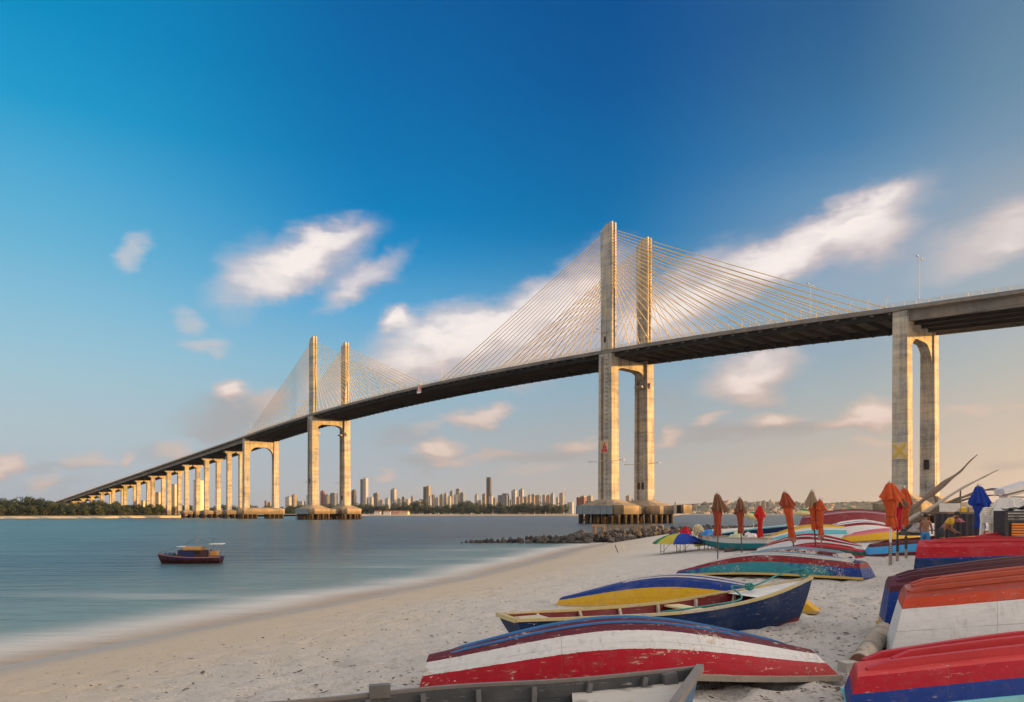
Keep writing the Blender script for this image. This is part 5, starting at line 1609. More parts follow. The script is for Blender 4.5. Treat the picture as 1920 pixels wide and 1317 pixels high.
# ------------------------------------------------------------------ folded umbrellas
def cloth(name, c, rough=.8):
    m, b, bs, out = newmat(name)
    tc = b.n('ShaderNodeTexCoord').outputs['Object']
    n1 = b.noise(tc, 3.5, 4, .6); n2 = b.noise(tc, 90, 2, .5)
    k = b.m('ADD', .72, b.m('ADD', b.m('MULTIPLY', n1, .42), b.m('MULTIPLY', n2, .14)))
    cc = b.n('ShaderNodeVectorMath', {0: c, 3: k}, operation='SCALE').outputs[0]
    setin(b, bs, 'Base Color', cc); bs.inputs['Roughness'].default_value = rough
    bumpy(b, bs, n1, .25, .03)
    # thin cloth lets a little light through
    tr = b.n('ShaderNodeBsdfTranslucent', {0: cc})
    mx = b.n('ShaderNodeMixShader', {0: .25})
    b.nt.links.new(bs.outputs[0], mx.inputs[1]); b.nt.links.new(tr.outputs[0], mx.inputs[2]); b.nt.links.new(mx.outputs[0], out.inputs[0])
    return m
K_or = cloth('canvas_orange', (.58, .088, .018)); K_rust = cloth('canvas_rust', (.33, .055, .018)); K_brown = cloth('canvas_brown', (.19, .085, .045)); K_beige = cloth('canvas_beige', (.34, .24, .15)); K_red = cloth('canvas_red', (.62, .02, .012)); K_crim = cloth('canvas_crimson', (.56, .008, .035)); K_blue = cloth('canvas_blue', (.006, .045, .34)); K_pink = cloth('canvas_faded', (.56, .24, .17))
M_tape = plain('black_rope', (.03, .025, .02), .8, .3, 6); M_pole = plain('pole_wood', (.22, .15, .09), .8, .3, 5); M_poled = plain('pole_dark', (.06, .05, .045), .6, .3, 5); M_polew = plain('pole_white', (.62, .58, .52), .6, .2, 5)
M_tip = plain('umbrella_tip', (.5, .47, .42), .6, .2, 5)


def folded(label, base, ytop, yflap, ybot, flap, wrap, rad, lean=0.0, pole=M_poled, wound=False, hem=None, seed=0, group='folded beach umbrellas', prad=.026, bent=0.0):
    p = G(*base) if not isinstance(base, Vector) else base
    k = p.y / F
    H = HC + (YH - ytop) * k - p.z; zf = HC + (YH - yflap) * k - p.z; zb = HC + (YH - ybot) * k - p.z
    r = rad * k
    o = empty('folded_umbrella', p)
    rs = random.Random(seed)
    ph, p2, asy = rs.uniform(0, 6), rs.uniform(0, 6), 0.0
    fa = rs.uniform(-.05, .30) * rs.choice([1, 1, -1])
    lx = lambda z: (lean * z / H + bent * (z / H) ** 2, .02 * math.sin(z * 2 + ph))
    def sheet(name, prof, mat, nfold, depth, ragged=0.0, noise_=.13, asy=0.0):
        n = 48; vs, fs = [], []
        for i, (rr, z) in enumerate(prof):
            u = i / (len(prof) - 1)
            for j in range(n):
                t = 2 * math.pi * j / n
                f = 1 + depth * (.35 + .65 * u) * (abs(math.sin(nfold * t / 2 + ph + .7 * math.sin(2 * t + p2))) - .55) + noise_ * math.sin(3 * t + p2 + 4 * u) * u + .05 * math.sin(7 * t + 9 * u + ph)
                zz = z + (ragged * u ** 2 * math.sin(nfold * t / 2 * 1.0 + p2) + ragged * .8 * u * math.sin(2 * t + ph))
                x0, y0 = lx(zz); x0 += asy * r * u * u; 
                vs.append((x0 + rr * f * math.cos(t), y0 + rr * f * math.sin(t), zz))
        for i in range(len(prof) - 1):
            for j in range(n):
                j2 = (j + 1) % n
                fs.append((i * n + j, i * n + j2, (i + 1) * n + j2, (i + 1) * n + j))
        fs.append(tuple(range(n)))
        MB().add(vs, fs, 0, True).build(name, mat, o)
    hh = H - zf
    sheet('canopy_flap', [(.10 * r, H - .03), (.34 * r, H - .06 * hh - .03), (.46 * r, H - .25 * hh), (.62 * r, H - .5 * hh), (.84 * r, H - .78 * hh), (1.0 * r, zf)], flap, 9, .6, .07, .16, fa)
    hb = zf - zb
    prof = [(.36 * r, zf + .18 * hh), (.60 * r, zf - .02 * hb), (.66 * r, zf - .14 * hb), (.50 * r, zf - .3 * hb), (.47 * r, zf - .5 * hb), (.40 * r, zf - .62 * hb), (.46 * r, zf - .72 * hb), (.52 * r, zf - .88 * hb), (.50 * r, zb)]
    if hem:
        sheet('canopy_wrap', prof[:8], wrap, 7, .34, .0)
        sheet('hem', [(.54 * r, zf - .87 * hb), (.58 * r, zf - .94 * hb), (.50 * r, zb)], hem, 7, .34, .03)
    else: sheet('canopy_wrap', prof, wrap, 7, .5, .035, .13, rs.uniform(-.2, .2))
    zt = zf - .63 * hb
    x0, y0 = lx(zt)
    MB().tube([(x0 + .46 * r * math.cos(a), y0 + .46 * r * math.sin(a), zt + .01 * math.sin(3 * a)) for a in np.linspace(0, 2 * math.pi, 20)], .008, 5).build('tie_cord', M_tape, o)
    MB().tube([(*lx(z), z) for z in (-.25, zb * .5, zb + .2, H * .8, H - .02)], prad, 8).build('pole', pole, o)
    MB().lathe([(.03, H - .05), (.045, H - .02), (.03, H + .03), (.012, H + .07)], 8, (*lx(H), 0)).build('finial', M_tip, o)
    tails = MB()
    for e in (-1, 1): tails.beam((*lx(H), H - .02), (lx(H)[0] + e * .09, -.02, H + .02 * e + .01), .03, .008)
    tails.build('cord_tail', M_tape, o)
    if wound:
        wd = MB()
        for j in range(7):
            z = .34 + j * .055
            wd.tube([(lx(z)[0] + (prad + .012) * math.cos(a), (prad + .012) * math.sin(a), z + .012 * a / 6.28 + .012 * math.sin(a)) for a in np.linspace(0, 6.28, 11)], .014, 5)
        wd.build('rope_winding', M_tape, o)
        MB().tube([(*lx(-.2), -.2), (*lx(.3), .3)], prad * 1.5, 8).build('pole_sleeve', M_wood, o)
    return tag(o, label, 'umbrella', group)

folded('folded umbrella with brown flap over orange cloth, leftmost on its own dark pole', (1346, 1049), 925, 957, 1003, K_brown, K_rust, 12.5, .03, seed=1, bent=-.06)
folded('folded umbrella with brown flap, second from the left, above the lettered boat', (1391, 1037), 933, 960, 1000, K_brown, K_rust, 9.8, -.08, seed=2, bent=-.02)
folded('bright red folded umbrella, smallest, on a pale bamboo pole', (1426, 1033), 947, 969, 1007, K_red, K_red, 8.6, -.03, pole=plain('bamboo', (.42, .27, .10), .7, .2, 5), seed=3)
folded('leaning rust orange folded umbrella with a faded hem, above the yellow boat', (1492, 1046), 922, 950, 1015, K_rust, K_or, 12, -.42, seed=4, hem=K_pink)
folded('folded umbrella with striped beige flap over orange cloth', (1530, 1047), 920, 949, 993, K_beige, K_or, 10.5, -.14, seed=5)
folded('orange folded umbrella with pale faded hem right behind the beige flapped one', (1541, 1047), 936, 955, 1009, K_or, K_or, 9.5, -.06, pole=M_pole, seed=6, hem=K_pink)
folded('largest orange folded umbrella on a white pole bound with black rope', (1670, 1059), 904, 937, 988, K_or, K_or, 17, -.02, pole=M_polew, wound=True, seed=7, prad=.035)
folded('crimson folded umbrella with brown flap tucked behind the largest orange one', (1683, 1053), 925, 949, 992, K_brown, K_crim, 13, -.0, wound=True, seed=8, prad=.03)
folded('slim orange folded umbrella in front of the near end pier', (1699, 1047), 914, 945, 985, K_or, K_or, 11.5, -.02, wound=True, seed=9, prad=.03, bent=-.03)
folded('blue folded umbrella in front of the white plastic chairs', Vector(((1838 - 960) / F * 24, 24, zs((1838 - 960) / F * 24, 24))), 910, 945, 992, K_blue, K_blue, 15.5, .0, pole=M_pole, seed=10, bent=-.05)

# ------------------------------------------------------------------ open parasols far back
K_grn = cloth('canvas_green', (.01, .20, .07)); K_crm = cloth('canvas_cream', (.62, .52, .24)); K_yel = cloth('canvas_yellow', (.50, .42, .05))
def parasol(label, px, ytop, yrim, Y, halfpx, tilt):
    x = (px - 960) / F * Y
    g = zs(x, Y)
    zt, zr = HC + (YH - ytop) / F * Y - g, HC + (YH - yrim) / F * Y - g
    r = halfpx / F * Y
    o = empty('open_parasol', (x, Y, g))
    top, rim, drop = MB(), MB(), zt - zr
    n = 8
    ring = lambda f, z: [(r * f * math.cos(2 * math.pi * i / n), r * f * math.sin(2 * math.pi * i / n), z + tilt * f * math.cos(2 * math.pi * i / n)) for i in range(n)]
    a, b_, c_ = ring(.5, zt - drop * .42), ring(.98, zr + .06), ring(1.0, zr - .08)
    top.add([(0, 0, zt)] + a, [(0, i + 1, (i + 1) % n + 1) for i in range(n)])
    rim.add(a + b_ + c_, [(i, (i + 1) % n, (i + 1) % n + n, i + n) for i in range(n)] + [(i + n, (i + 1) % n + n, (i + 1) % n + 2 * n, i + 2 * n) for i in range(n)])
    top.build('canopy_centre', K_grn, o); rim.build('canopy_rim', K_crm, o)
    MB().tube([(0, 0, -.3), (0, 0, zt + .1)], .03, 6).build('pole', M_polew, o)
    rb = MB()
    for i in range(n): rb.tube([(0, 0, zt - .03), b_[i]], .012, 4)
    rb.build('rib', M_pole, o)
    return tag(o, label, 'parasol', 'open green and cream parasols')
parasol('open green centred cream parasol by the water, leftmost of the three', 1413, 960, 971, 58, 20, -.25)
parasol('open green and cream parasol behind the striped beige folded umbrella', 1508, 954, 965, 55, 19, -.12)
parasol('open green and cream parasol showing over the large maroon boat', 1594, 951, 960, 75, 20, -.1)

# ------------------------------------------------------------------ folding tables under a coloured parasol cloth
M_leg = plain('table_steel', (.04, .035, .03), .6, .3, 4)
def folding_table(p, w, d, h, rz, lab):
    o = empty('folding_table', p, rz)
    MB().box((0, 0, h), (w, d, .03)).build('table_top', M_leg, o)
    for sx_ in (-1, 1):
        for sy_ in (-1, 1):
            MB().tube([(sx_ * w * .40, sy_ * d * .4, -.05), (sx_ * w * .40, sy_ * d * .4, h)], .016, 6).build('leg', M_leg, o)
        MB().tube([(sx_ * w * .40, -d * .4, .08), (sx_ * w * .40, d * .4, .08)], .012, 5).build('foot_bar', M_leg, o)
        MB().tube([(sx_ * w * .40, -d * .4, .12), (sx_ * w * .08, -d * .3, h)], .010, 5).build('brace', M_leg, o)
    return tag(o, lab, 'table', 'folding tables on the sand')
folding_table(G(1257, 1037), 1.1, .7, .50, .1, 'folding steel table under the left part of the blue and yellow cloth')
folding_table(G(1297, 1034), .9, .7, .50, -.1, 'folding steel table under the right part of the blue cloth')
folding_table(G(1331, 1031), .5, .5, .42, .2, 'low dark table under the stern of the lettered boat')
pc = (G(1257, 1037) + G(1297, 1034)) / 2
par = empty('spread_parasol', (pc.x - .12, pc.y, pc.z + .50))
def wedge(name, mat, a0, a1, n=5):
    mb = MB(); R_ = 1.32
    rows = []
    for f, z in ((0, .50), (.3, .46), (.6, .33), (.85, .14), (1.0, -.05), (1.02, -.09)):
        rows.append([(R_ * f * math.cos(a) * 1.02 + (.16 * (1 - f)), R_ * .62 * f * math.sin(a), z + .03 * math.sin(9 * a) * f + (.0 if f < .9 else -.05 * math.sin((a - a0) / (a1 - a0) * math.pi) * -1)) for a in np.linspace(a0, a1, n)])
    for r0, r1 in zip(rows[:-1], rows[1:]):
        for i in range(n - 1):
            mb.add([r0[i], r0[i + 1], r1[i + 1], r1[i]], [(0, 1, 2, 3)], 0, True)
    mb.build(name, mat, par)
for i, m_ in enumerate((K_blue, K_blue, K_blue, K_grn, K_grn, K_yel, K_blue, K_blue)):
    a0 = 2 * math.pi * i / 8 - .35
    wedge('cloth_panel', m_, a0, a0 + 2 * math.pi / 8)
MB().prism([(.62, -.84, -.06), (1.36, -.42, -.02), (1.34, -.4, -.13), (.62, -.82, -.17)], (0, .02, 0)).build('cloth_edge', K_yel, par)
tag(par, 'blue, green and yellow parasol cloth draped over folding tables', 'parasol cloth')
mop = empty('rope_bundle', at(1309, 994, pc.y - .3))
mm = MB()
for i in range(70):
    d = Vector((rnd.gauss(0, 1), rnd.gauss(0, 1), rnd.gauss(0, 1) * .8)).normalized() * rnd.uniform(.16, .27)
    e = d.orthogonal().normalized() * rnd.uniform(.07, .14); f = d.cross(e).normalized() * rnd.uniform(.05, .12)
    mm.tube([d + e * math.cos(a) + f * math.sin(a) for a in np.linspace(0, 5.6, 8)], .018, 5)
for i in range(14):
    a = rnd.uniform(0, 6.28)
    mm.tube([(.18 * math.cos(a), .18 * math.sin(a), -.1), (.3 * math.cos(a), .25 * math.sin(a), -.2), (.36 * math.cos(a) - .05, .3 * math.sin(a), -.32)], .02, 5)
mm.build('rope_loops', plain('cream_rope', (.60, .52, .33), .85, .25, 9), mop)
tag(mop, 'fluffy cream bundle of loose rope on the end of the blue cloth', 'rope bundle')
def sack(label, px, py, Y, w, h, mat, cat, seed):
    p = at(px, py, Y)
    n = 14; vs, fs = [], []
    r = random.Random(seed); q = [r.uniform(.75, 1.2) for _ in range(n)]
    mb = MB().lathe([(w * .44, -h * .5), (w * .54, -h * .42), (w * .44, -h * .05), (w * .36, h * .05), (w * .2, h * .34), (w * .05, h * .36)], n, smooth=False, pleat=lambda t, u: q[int(t / 6.2832 * n) % n] * (1 + .16 * math.sin(5 * t + 9 * u + seed)))
    mb.v = [(x + r.gauss(0, .035) * w, y * .7, z + (.22 * h * math.sin(3 * x / w + seed) + r.gauss(0, .06) * h if z > -h * .3 else 0)) for x, y, z in mb.v]
    o = mb.build('cloth_bundle', mat, loc=p)
    return tag(o, label, cat)
sack('red bundle on the heap behind the blue draped cloth', 1285, 996, pc.y + 1.5, .6, .4, K_crim, 'bundle', 1)
sack('bright blue bundle in the bow of the lettered boat', 1329, 999, 35.2, .7, .28, plain('tarp_blue', (.02, .18, .50), .6, .2, 4), 'bundle', 2)
sack('small dark purple bundle behind the blue draped cloth', 1266, 1001, pc.y + 1.3, .8, .28, plain('tarp_dark', (.05, .02, .07), .7, .3, 4), 'bundle', 3)
sack('crumpled white sack lying in the lettered boat', 1411, 1004, 34.6, .8, .36, plain('sack_white', (.55, .52, .5), .8, .2, 4), 'sack', 4)
sack('pale green plastic drum cover standing in the lettered boat', 1381, 1000, 35.0, .55, .55, plain('drum_green', (.50, .55, .38), .7, .2, 4), 'drum', 5)
p = G(1368, 1035)
hump = rock_mesh(91); o = linkobj('sand_covered_sack', hump, loc=p + Vector((0, 0, .05))); o.scale = (.75, .5, .45)
tag(o, 'dark rock like hump half buried in sand before the lettered boat', 'rock')

# thin sticks on the sand by the groyne
for (a, b_, lab) in (((1161, 1036), (1153, 1022), 'thin dark stick leaning out of the sand near the groyne'), ((1170, 1035), (1169, 1020), 'thin pale stick standing upright near the groyne')):
    g = G(*a); t = at(b_[0], b_[1], g.y)
    o = MB().tube([(0, 0, -.2), t - g], .03, 6).build('stick', M_poled if 'dark' in lab else M_polew, loc=g)
    tag(o, lab, 'stick')

# ------------------------------------------------------------------ log, block and rag near the right hand boats
def log_material():
    m, b, bs, out = newmat('palm_log')
    tc = b.n('ShaderNodeTexCoord').outputs['Object']
    n1 = b.noise(b.map(tc, scale=(14, 14, 60)), 1, 4, .6); n2 = b.noise(tc, 4, 4, .6)
    c = b.mix(n1, (.24, .20, .15, 1), (.46, .40, .32, 1))
    c = b.mix(b.ss(n2, .5, .7), c, (.16, .13, .10, 1))
    setin(b, bs, 'Base Color', c); bs.inputs['Roughness'].default_value = .9; bumpy(b, bs, n1, .7, .02)
    return m
l0 = G(1611, 1259) + Vector((0, 0, .10)); l1 = G(1668, 1196) + Vector((.1, .3, .10))
lg = empty('palm_log', l0)
MB().tube([(0, 0, 0), (l1 - l0) * .5 + Vector((.01, 0, .01)), l1 - l0], [.115, .125, .13], 18).build('trunk', log_material(), lg)
dv = (l1 - l0).normalized()
MB().tube([-dv * .006, dv * .02], [.10, .11], 18).build('cut_end', plain('cut_wood', (.16, .07, .05), .85, .4, 14, .4), lg)
tag(lg, 'weathered round log with a reddish cut end under the right hand boats', 'log')
o = MB().box((0, 0, .05), (.20, .16, .16)).build('concrete_block', plain('grey_block', (.38, .35, .31), .9, .2, 8, .3), loc=G(1593, 1262), rz=.2)
tag(o, 'small grey block in the sand beside the log end', 'block')
g = G(1424, 1281)
rag = MB()
nn = 9
for i in range(nn):
    for j in range(4):
        f = lambda i, j: (-.12 + .27 * i / nn + .01 * math.sin(j * 3), -.03 + .02 * j + .03 * math.sin(i * .7) + .10 * i / nn * 0.6, .02 + .015 * math.sin(i * 1.7 + j * 1.3) + .01 * math.cos(j * 2.1 + i))
        rag.add([f(i, j), f(i + 1, j), f(i + 1, j + 1), f(i, j + 1)], [(0, 1, 2, 3)], 0, True)
o = rag.build('plastic_rag', plain('rag_teal', (.03, .26, .30), .6, .2, 10), loc=g)
tag(o, 'scrap of turquoise plastic lying on the sand under the front boat', 'rag')

# ------------------------------------------------------------------ heap of poles and the stall on the right
M_drift = plain('driftwood', (.15, .11, .085), .85, .4, 4, .4); M_bam = plain('grey_bamboo', (.36, .32, .27), .7, .3, 4, .2); M_bamd = plain('dark_bamboo', (.10, .075, .055), .8, .3, 4)
def pole_px(label, pts, Y0, Y1, r0, r1, mat, name='long_pole', n=8):
    P = [at(px, py, Y0 + (Y1 - Y0) * i / (len(pts) - 1)) for i, (px, py) in enumerate(pts)]
    P = smooth(P, 5)
    rr = [max(.012, r0 + (r1 - r0) * i / (len(P) - 1)) * (1 + .12 * math.sin(i * 1.3)) for i in range(len(P))]
    base = P[0].copy()
    o = MB().tube([p - base for p in P], rr, n).build(name, mat, loc=base)
    return tag(o, label, 'pole', 'poles heaped beside the stall')
o = empty('driftwood_plank', at(1698, 972, 27))
P = [at(px, py, 27 + .15 * i) for i, (px, py) in enumerate(((1690, 990), (1703, 964), (1731, 938), (1752, 922), (1774, 904), (1801, 884), (1816, 868), (1832, 853)))]
P = smooth(P, 4)
ww = [.105 + .03 * math.sin(i * .5 + 1) + .012 * math.sin(i * 1.3) for i in range(len(P))]
mb = MB(); vs = []
for i, p in enumerate(P):
    d = (P[min(i + 1, len(P) - 1)] - P[max(i - 1, 0)]).normalized(); nrm = Vector((-d.z, 0, d.x))
    w_ = ww[i] * (1.0 if i < len(P) * .45 else max(.05, 1.0 - (i / len(P) - .45) / .56))
    q = p - o.location
    vs += [q + nrm * w_, q + nrm * w_ * .2 + Vector((0, -.06, 0)), q - nrm * w_, q + Vector((0, .05, 0))]
fs = [(4 * i + j, 4 * i + 4 + j, 4 * i + 4 + (j + 1) % 4, 4 * i + (j + 1) % 4) for i in range(len(P) - 1) for j in range(4)] + [(0, 1, 2, 3)]
mb.add(vs, fs); mb.build('plank', M_drift, o)
tag(o, 'long crooked dark plank slanting up against the sky', 'plank')
pole_px('long pale pole tapering to a point, slanting below the crooked plank', ((1690, 985), (1742, 955), (1800, 918), (1842, 896), (1872, 881)), 26.5, 26.5, .075, .02, M_bam)
pole_px('dark pole low in the heap, rising behind the blue umbrella', ((1700, 990), (1760, 952), (1820, 927), (1845, 918)), 28, 28, .07, .04, M_bamd)
pole_px('thick pale pole lying lowest in the heap beside the slim orange umbrella', ((1690, 985), (1710, 972), (1725, 962)), 25.5, 25.5, .10, .07, M_bam)
pole_px('bent thin rod arching left of the white beam', ((1838, 922), (1856, 917), (1873, 917), (1882, 919)), 24, 24, .022, .018, M_poled)
pole_px('second thin rod just under the arching one', ((1840, 920), (1860, 919), (1880, 918)), 24.3, 24.3, .02, .016, M_poled)
pole_px('thin rod curving over the white chairs', ((1828, 936), (1850, 930), (1870, 929), (1884, 934)), 24.6, 24.6, .03, .012, M_poled)
pole_px('dark thin pole under the pale slanting one', ((1765, 950), (1790, 937), (1815, 930), (1830, 927)), 27.6, 27.6, .05, .03, M_drift)
pole_px('lowest dark pole crossing behind the white panel', ((1745, 965), (1780, 947), (1826, 932)), 28.6, 28.6, .06, .04, M_bamd)
pole_px('short upright stake tied to the pale pole', ((1800, 960), (1800.5, 940), (1801, 920)), 26.8, 26.8, .035, .03, M_drift)
pole_px('forked stake under the crooked plank', ((1757, 950), (1753, 935), (1750, 921)), 27.1, 27.1, .04, .03, M_drift)
pole_px('stake leaning against the forked one', ((1753, 950), (1757, 938), (1758, 932)), 27.2, 27.2, .035, .025, M_drift)
Y = 25.2
x0 = at(1748, 0, Y).x; x1 = at(1838, 0, Y).x
g0 = zs((x0 + x1) / 2, Y)
st_ = empty('beach_stall', ((x0 + x1) / 2, Y, g0))
w_ = x1 - x0
zt = at(0, 962, Y).z - g0
MB().box((0, .25, zt), (w_, .95, .05)).build('counter_top', M_drift, st_)
sk = MB()
for i in range(26):
    xa = -w_ / 2 + w_ * i / 26; xb = xa + w_ / 26
    d0 = .03 * math.sin(i * 1.9) + .02 * math.sin(i * .7)
    sk.add([(xa, -.24 + d0, .05), (xb, -.24 + .03 * math.sin((i + 1) * 1.9) + .02 * math.sin((i + 1) * .7), .05), (xb, -.24, zt - .03), (xa, -.24, zt - .03)], [(0, 1, 2, 3)], 0, True)
sk.build('dark_skirt', plain('stall_cloth', (.028, .026, .038), .85, .4, 3), st_)
for sx_ in (-1, 1):
    for yy in (-.1, .6): MB().box((sx_ * w_ * .46, yy, zt / 2 - .1), (.07, .07, zt + .1)).build('leg', M_drift, st_)
MB().box((.1, .3, zt * .55), (w_ * .9, .7, .04)).build('shelf', M_drift, st_)
tag(st_, 'dark stall counter hung with blackish cloth', 'stall')
o = empty('white_panel', at(1781, 952, 25.4))
MB().box((-.19, 0, 0), (.36, .03, .30)).build('panel_half', plain('panel_white', (.66, .64, .60), .6, .12, 4), o)
MB().box((.185, 0, 0), (.37, .03, .30)).build('panel_half', plain('panel_white', (.66, .64, .60), .6, .12, 4), o)
tag(o, 'white two part panel standing on the dark stall', 'panel')
o = MB().box((0, 0, 0), (.22, .2, .13)).add([(-.11, -.1, .07), (.11, -.1, .07), (.07, 0, .12), (-.07, 0, .12)], [(0, 1, 2, 3)]).build('yellow_box', plain('box_yellow', (.60, .36, .02), .6, .2, 4), loc=at(1805, 957, 25.4)); tag(o, 'small yellow box beside the white panel on the stall', 'box')
o = MB().box((0, 0, 0), (.40, .3, .16)).box((0, 0, .09), (.42, .32, .03)).build('cardboard_box', plain('box_tan', (.42, .33, .22), .8, .2, 4), loc=at(1822, 957, 25.45)); tag(o, 'tan carton behind the blue umbrella on the stall', 'box')
sack('small red, white and blue cloth heap on the stall skirt', 1800, 976, 24.75, .26, .14, plain('cloth_mixed', (.35, .12, .14), .8, .7, 22), 'cloth', 9)
sack('pale heap of netting behind the slim orange umbrella', 1721, 986, 26.5, .6, .5, plain('net_pale', (.42, .40, .38), .8, .4, 9), 'net', 11)
sack('black heap of rope beside the pale netting', 1708, 992, 27.5, 1.0, .5, plain('net_black', (.04, .04, .04), .8, .4, 9), 'net', 12)


def plastic_chair(label, p, rz, n, dz=.16, lean=.0):
    o = None
    M_ch = plain('white_plastic', (.66, .63, .58), .35, .14, 3)
    for k_ in range(n):
        o = empty('plastic_chair', p + Vector((.03 * k_, 0, dz * k_)), rz)
        st = MB()
        st.hexa([(-.22, -.22, .40), (.22, -.22, .40), (.20, .2, .38), (-.20, .2, .38), (-.22, -.22, .43), (.22, -.22, .43), (.20, .2, .41), (-.20, .2, .41)])
        st.build('seat', M_ch, o)
        # rounded slatted back
        N_ = 5
        for i in range(N_):
            u = -1 + 2 * (i + .5) / N_
            top = .92 - .13 * u ** 4 - .07 * u * u
            bk = MB()
            xw = .44 / N_ * .9
            bk.hexa([(u * .2 - xw / 2, .20 + .03 * u * u * -1, .43), (u * .2 + xw / 2, .20, .43), (u * .2 + xw / 2, .23, .43), (u * .2 - xw / 2, .23, .43),
                     (u * .22 - xw / 2, .34, top), (u * .22 + xw / 2, .34, top - .02 * max(0, u)), (u * .22 + xw / 2, .37, top - .02 * max(0, u)), (u * .22 - xw / 2, .37, top)])
            bk.build('back_slat', M_ch, o)
        MB().tube([(-.24, .22, .50), (-.25, .30, .70), (-.2, .35, .84), (-.1, .36, .90), (0, .365, .915), (.1, .36, .90), (.2, .35, .84), (.25, .30, .70), (.24, .22, .50)], .022, 6).build('back_frame', M_ch, o)
        for sx_ in (-1, 1):
            MB().strip([(sx_ * .25, -.24, .0), (sx_ * .24, -.20, .42), (sx_ * .25, -.2, .62)], .05, .04, up=(1, 0, 0)).build('leg', M_ch, o)
            MB().strip([(sx_ * .25, .28, .0), (sx_ * .23, .22, .42)], .05, .04, up=(1, 0, 0)).build('leg', M_ch, o)
            MB().strip([(sx_ * .25, -.22, .63), (sx_ * .27, .0, .65), (sx_ * .25, .26, .64)], .06, .025).build('armrest', M_ch, o)
        o.scale = (1.15, 1.15, 1.12)
        tag(o, label if k_ == n - 1 else f'white plastic chair nested inside the stack of the {"front" if lean == 0 else "rear"} pile', 'chair', 'stacked white plastic chairs')
for (px_, Y_, rz_, lab_, q_) in ((1866, 21.5, -58, 'white plastic chair with a rounded slatted back, topmost of the left stack', 0), (1894, 22.0, -42, 'white plastic chair leaning at the top of the right stack', 1)):
    X_ = at(px_, 0, Y_).x; g_ = zs(X_, Y_)
    t_ = empty('low_table', (X_, Y_, g_), R(rz_))
    MB().box((0, 0, .60), (.75, .75, .04)).build('table_top', M_drift, t_)
    for a in (-.32, .32):
        for b_ in (-.32, .32): MB().box((a, b_, .26), (.06, .06, .66)).build('leg', M_drift, t_)
    tag(t_, 'low wooden table under the ' + ('left' if q_ == 0 else 'right') + ' stack of white plastic chairs', 'table')
    plastic_chair(lab_, Vector((X_, Y_, g_ + .62)), R(rz_), 4, .06, q_)
o = empty('wooden_armchair', Vector((at(1905, 0, 23).x, 23, at(0, 962, 23).z)), R(160))
for a, b_ in (((-.3, 0, 0), (-.3, 0, .55)), ((.3, 0, 0), (.3, 0, .52)), ((-.3, 0, .5), (.3, .05, .53)), ((-.28, .3, 0), (-.3, .3, .5)), ((-.3, 0, .5), (-.3, .35, .48)), ((.3, 0, .5), (.32, .4, .3))):
    MB().beam(a, b_, .07, .05).build('frame_bar', M_bam, o)
MB().box((0, .2, .02), (.62, .5, .05)).build('seat', M_bam, o)
for a in (-.26, .26):
    for y in (0, .4): MB().beam((a, y, -1.5), (a, y, .02), .06, .06).build('leg', M_bam, o)
tag(o, 'bare wooden chair frame beside the white chairs', 'chair')

# slatted orange and black lounger stack
Y = 20.3
xa = at(1874, 0, Y).x
lo_ = empty('slatted_crate', (xa + .75, Y, zs(xa + .75, Y)))
z0 = lo_.location.z
zt = at(0, 958, Y).z - z0
M_blk = plain('black_paint', (.022, .02, .022), .5, .3, 4); M_ora = plain('orange_paint', (.66, .17, .01), .5, .12, 4)
for x in (-.72, .72): MB().box((x, 0, zt / 2), (.07, .5, zt)).build('post', M_blk, lo_)
for i in range(4): MB().box((0, -.24, zt - .03 - i * .082), (1.40, .05, .06)).build('black_slat', M_blk, lo_)
for i in range(5): MB().box((.06, -.25, zt - .38 - i * .074), (1.28, .04, .052)).build('orange_slat', M_ora, lo_)
MB().box((0, 0, zt * .42), (1.36, .42, zt * .80)).build('inner_box', M_blk, lo_)
tag(lo_, 'black framed crate with bright orange slats at the right edge', 'crate')
tp = MB()
for i in range(10):
    for j in range(4):
        f = lambda i, j: (-.5 + 1.6 * i / 10, -.25 + .6 * j / 4, .02 + .30 * (i / 10) ** 1.3 + .05 * math.sin(i * 1.2 + j * 2))
        tp.add([f(i, j), f(i + 1, j), f(i + 1, j + 1), f(i, j + 1)], [(0, 1, 2, 3)], 0, True)
o = tp.build('tarpaulin', M_blk, loc=lo_.location + Vector((0, 0, zt + .01))); tag(o, 'black tarpaulin heaped on top of the orange slatted crate', 'tarpaulin')
# white beam poking in from the right
Y = 17.
o = empty('white_beam', at(1874, 923, Y))
a = Vector((0, 0, 0)); b_ = at(1990, 891, Y + .4) - o.location
mb = MB().beam(a + Vector((0, 0, 0)), b_, .28, .13, w1=.30, h1=.22); mb.build('beam', plain('beam_white', (.52, .53, .55), .5, .12, 3), o)
MB().beam(a + Vector((.02, -.12, -.075)), b_ + Vector((0, -.12, -.12)), .05, .03).build('edge_strip', M_drift, o)
MB().beam(a + Vector((.1, .02, -.11)), b_ + Vector((0, .02, -.15)), .22, .05).build('under_board', plain('board_pale', (.58, .52, .45), .6, .12, 3), o)
pb = o.location + b_
MB().tube([b_ - Vector((.25, 0, .05)), Vector((b_.x - .25, b_.y, zs(pb.x, pb.y) - o.location.z - .3))], .07, 8).build('post', M_wood, o)
tag(o, 'white painted beam end reaching in from the right edge', 'beam')

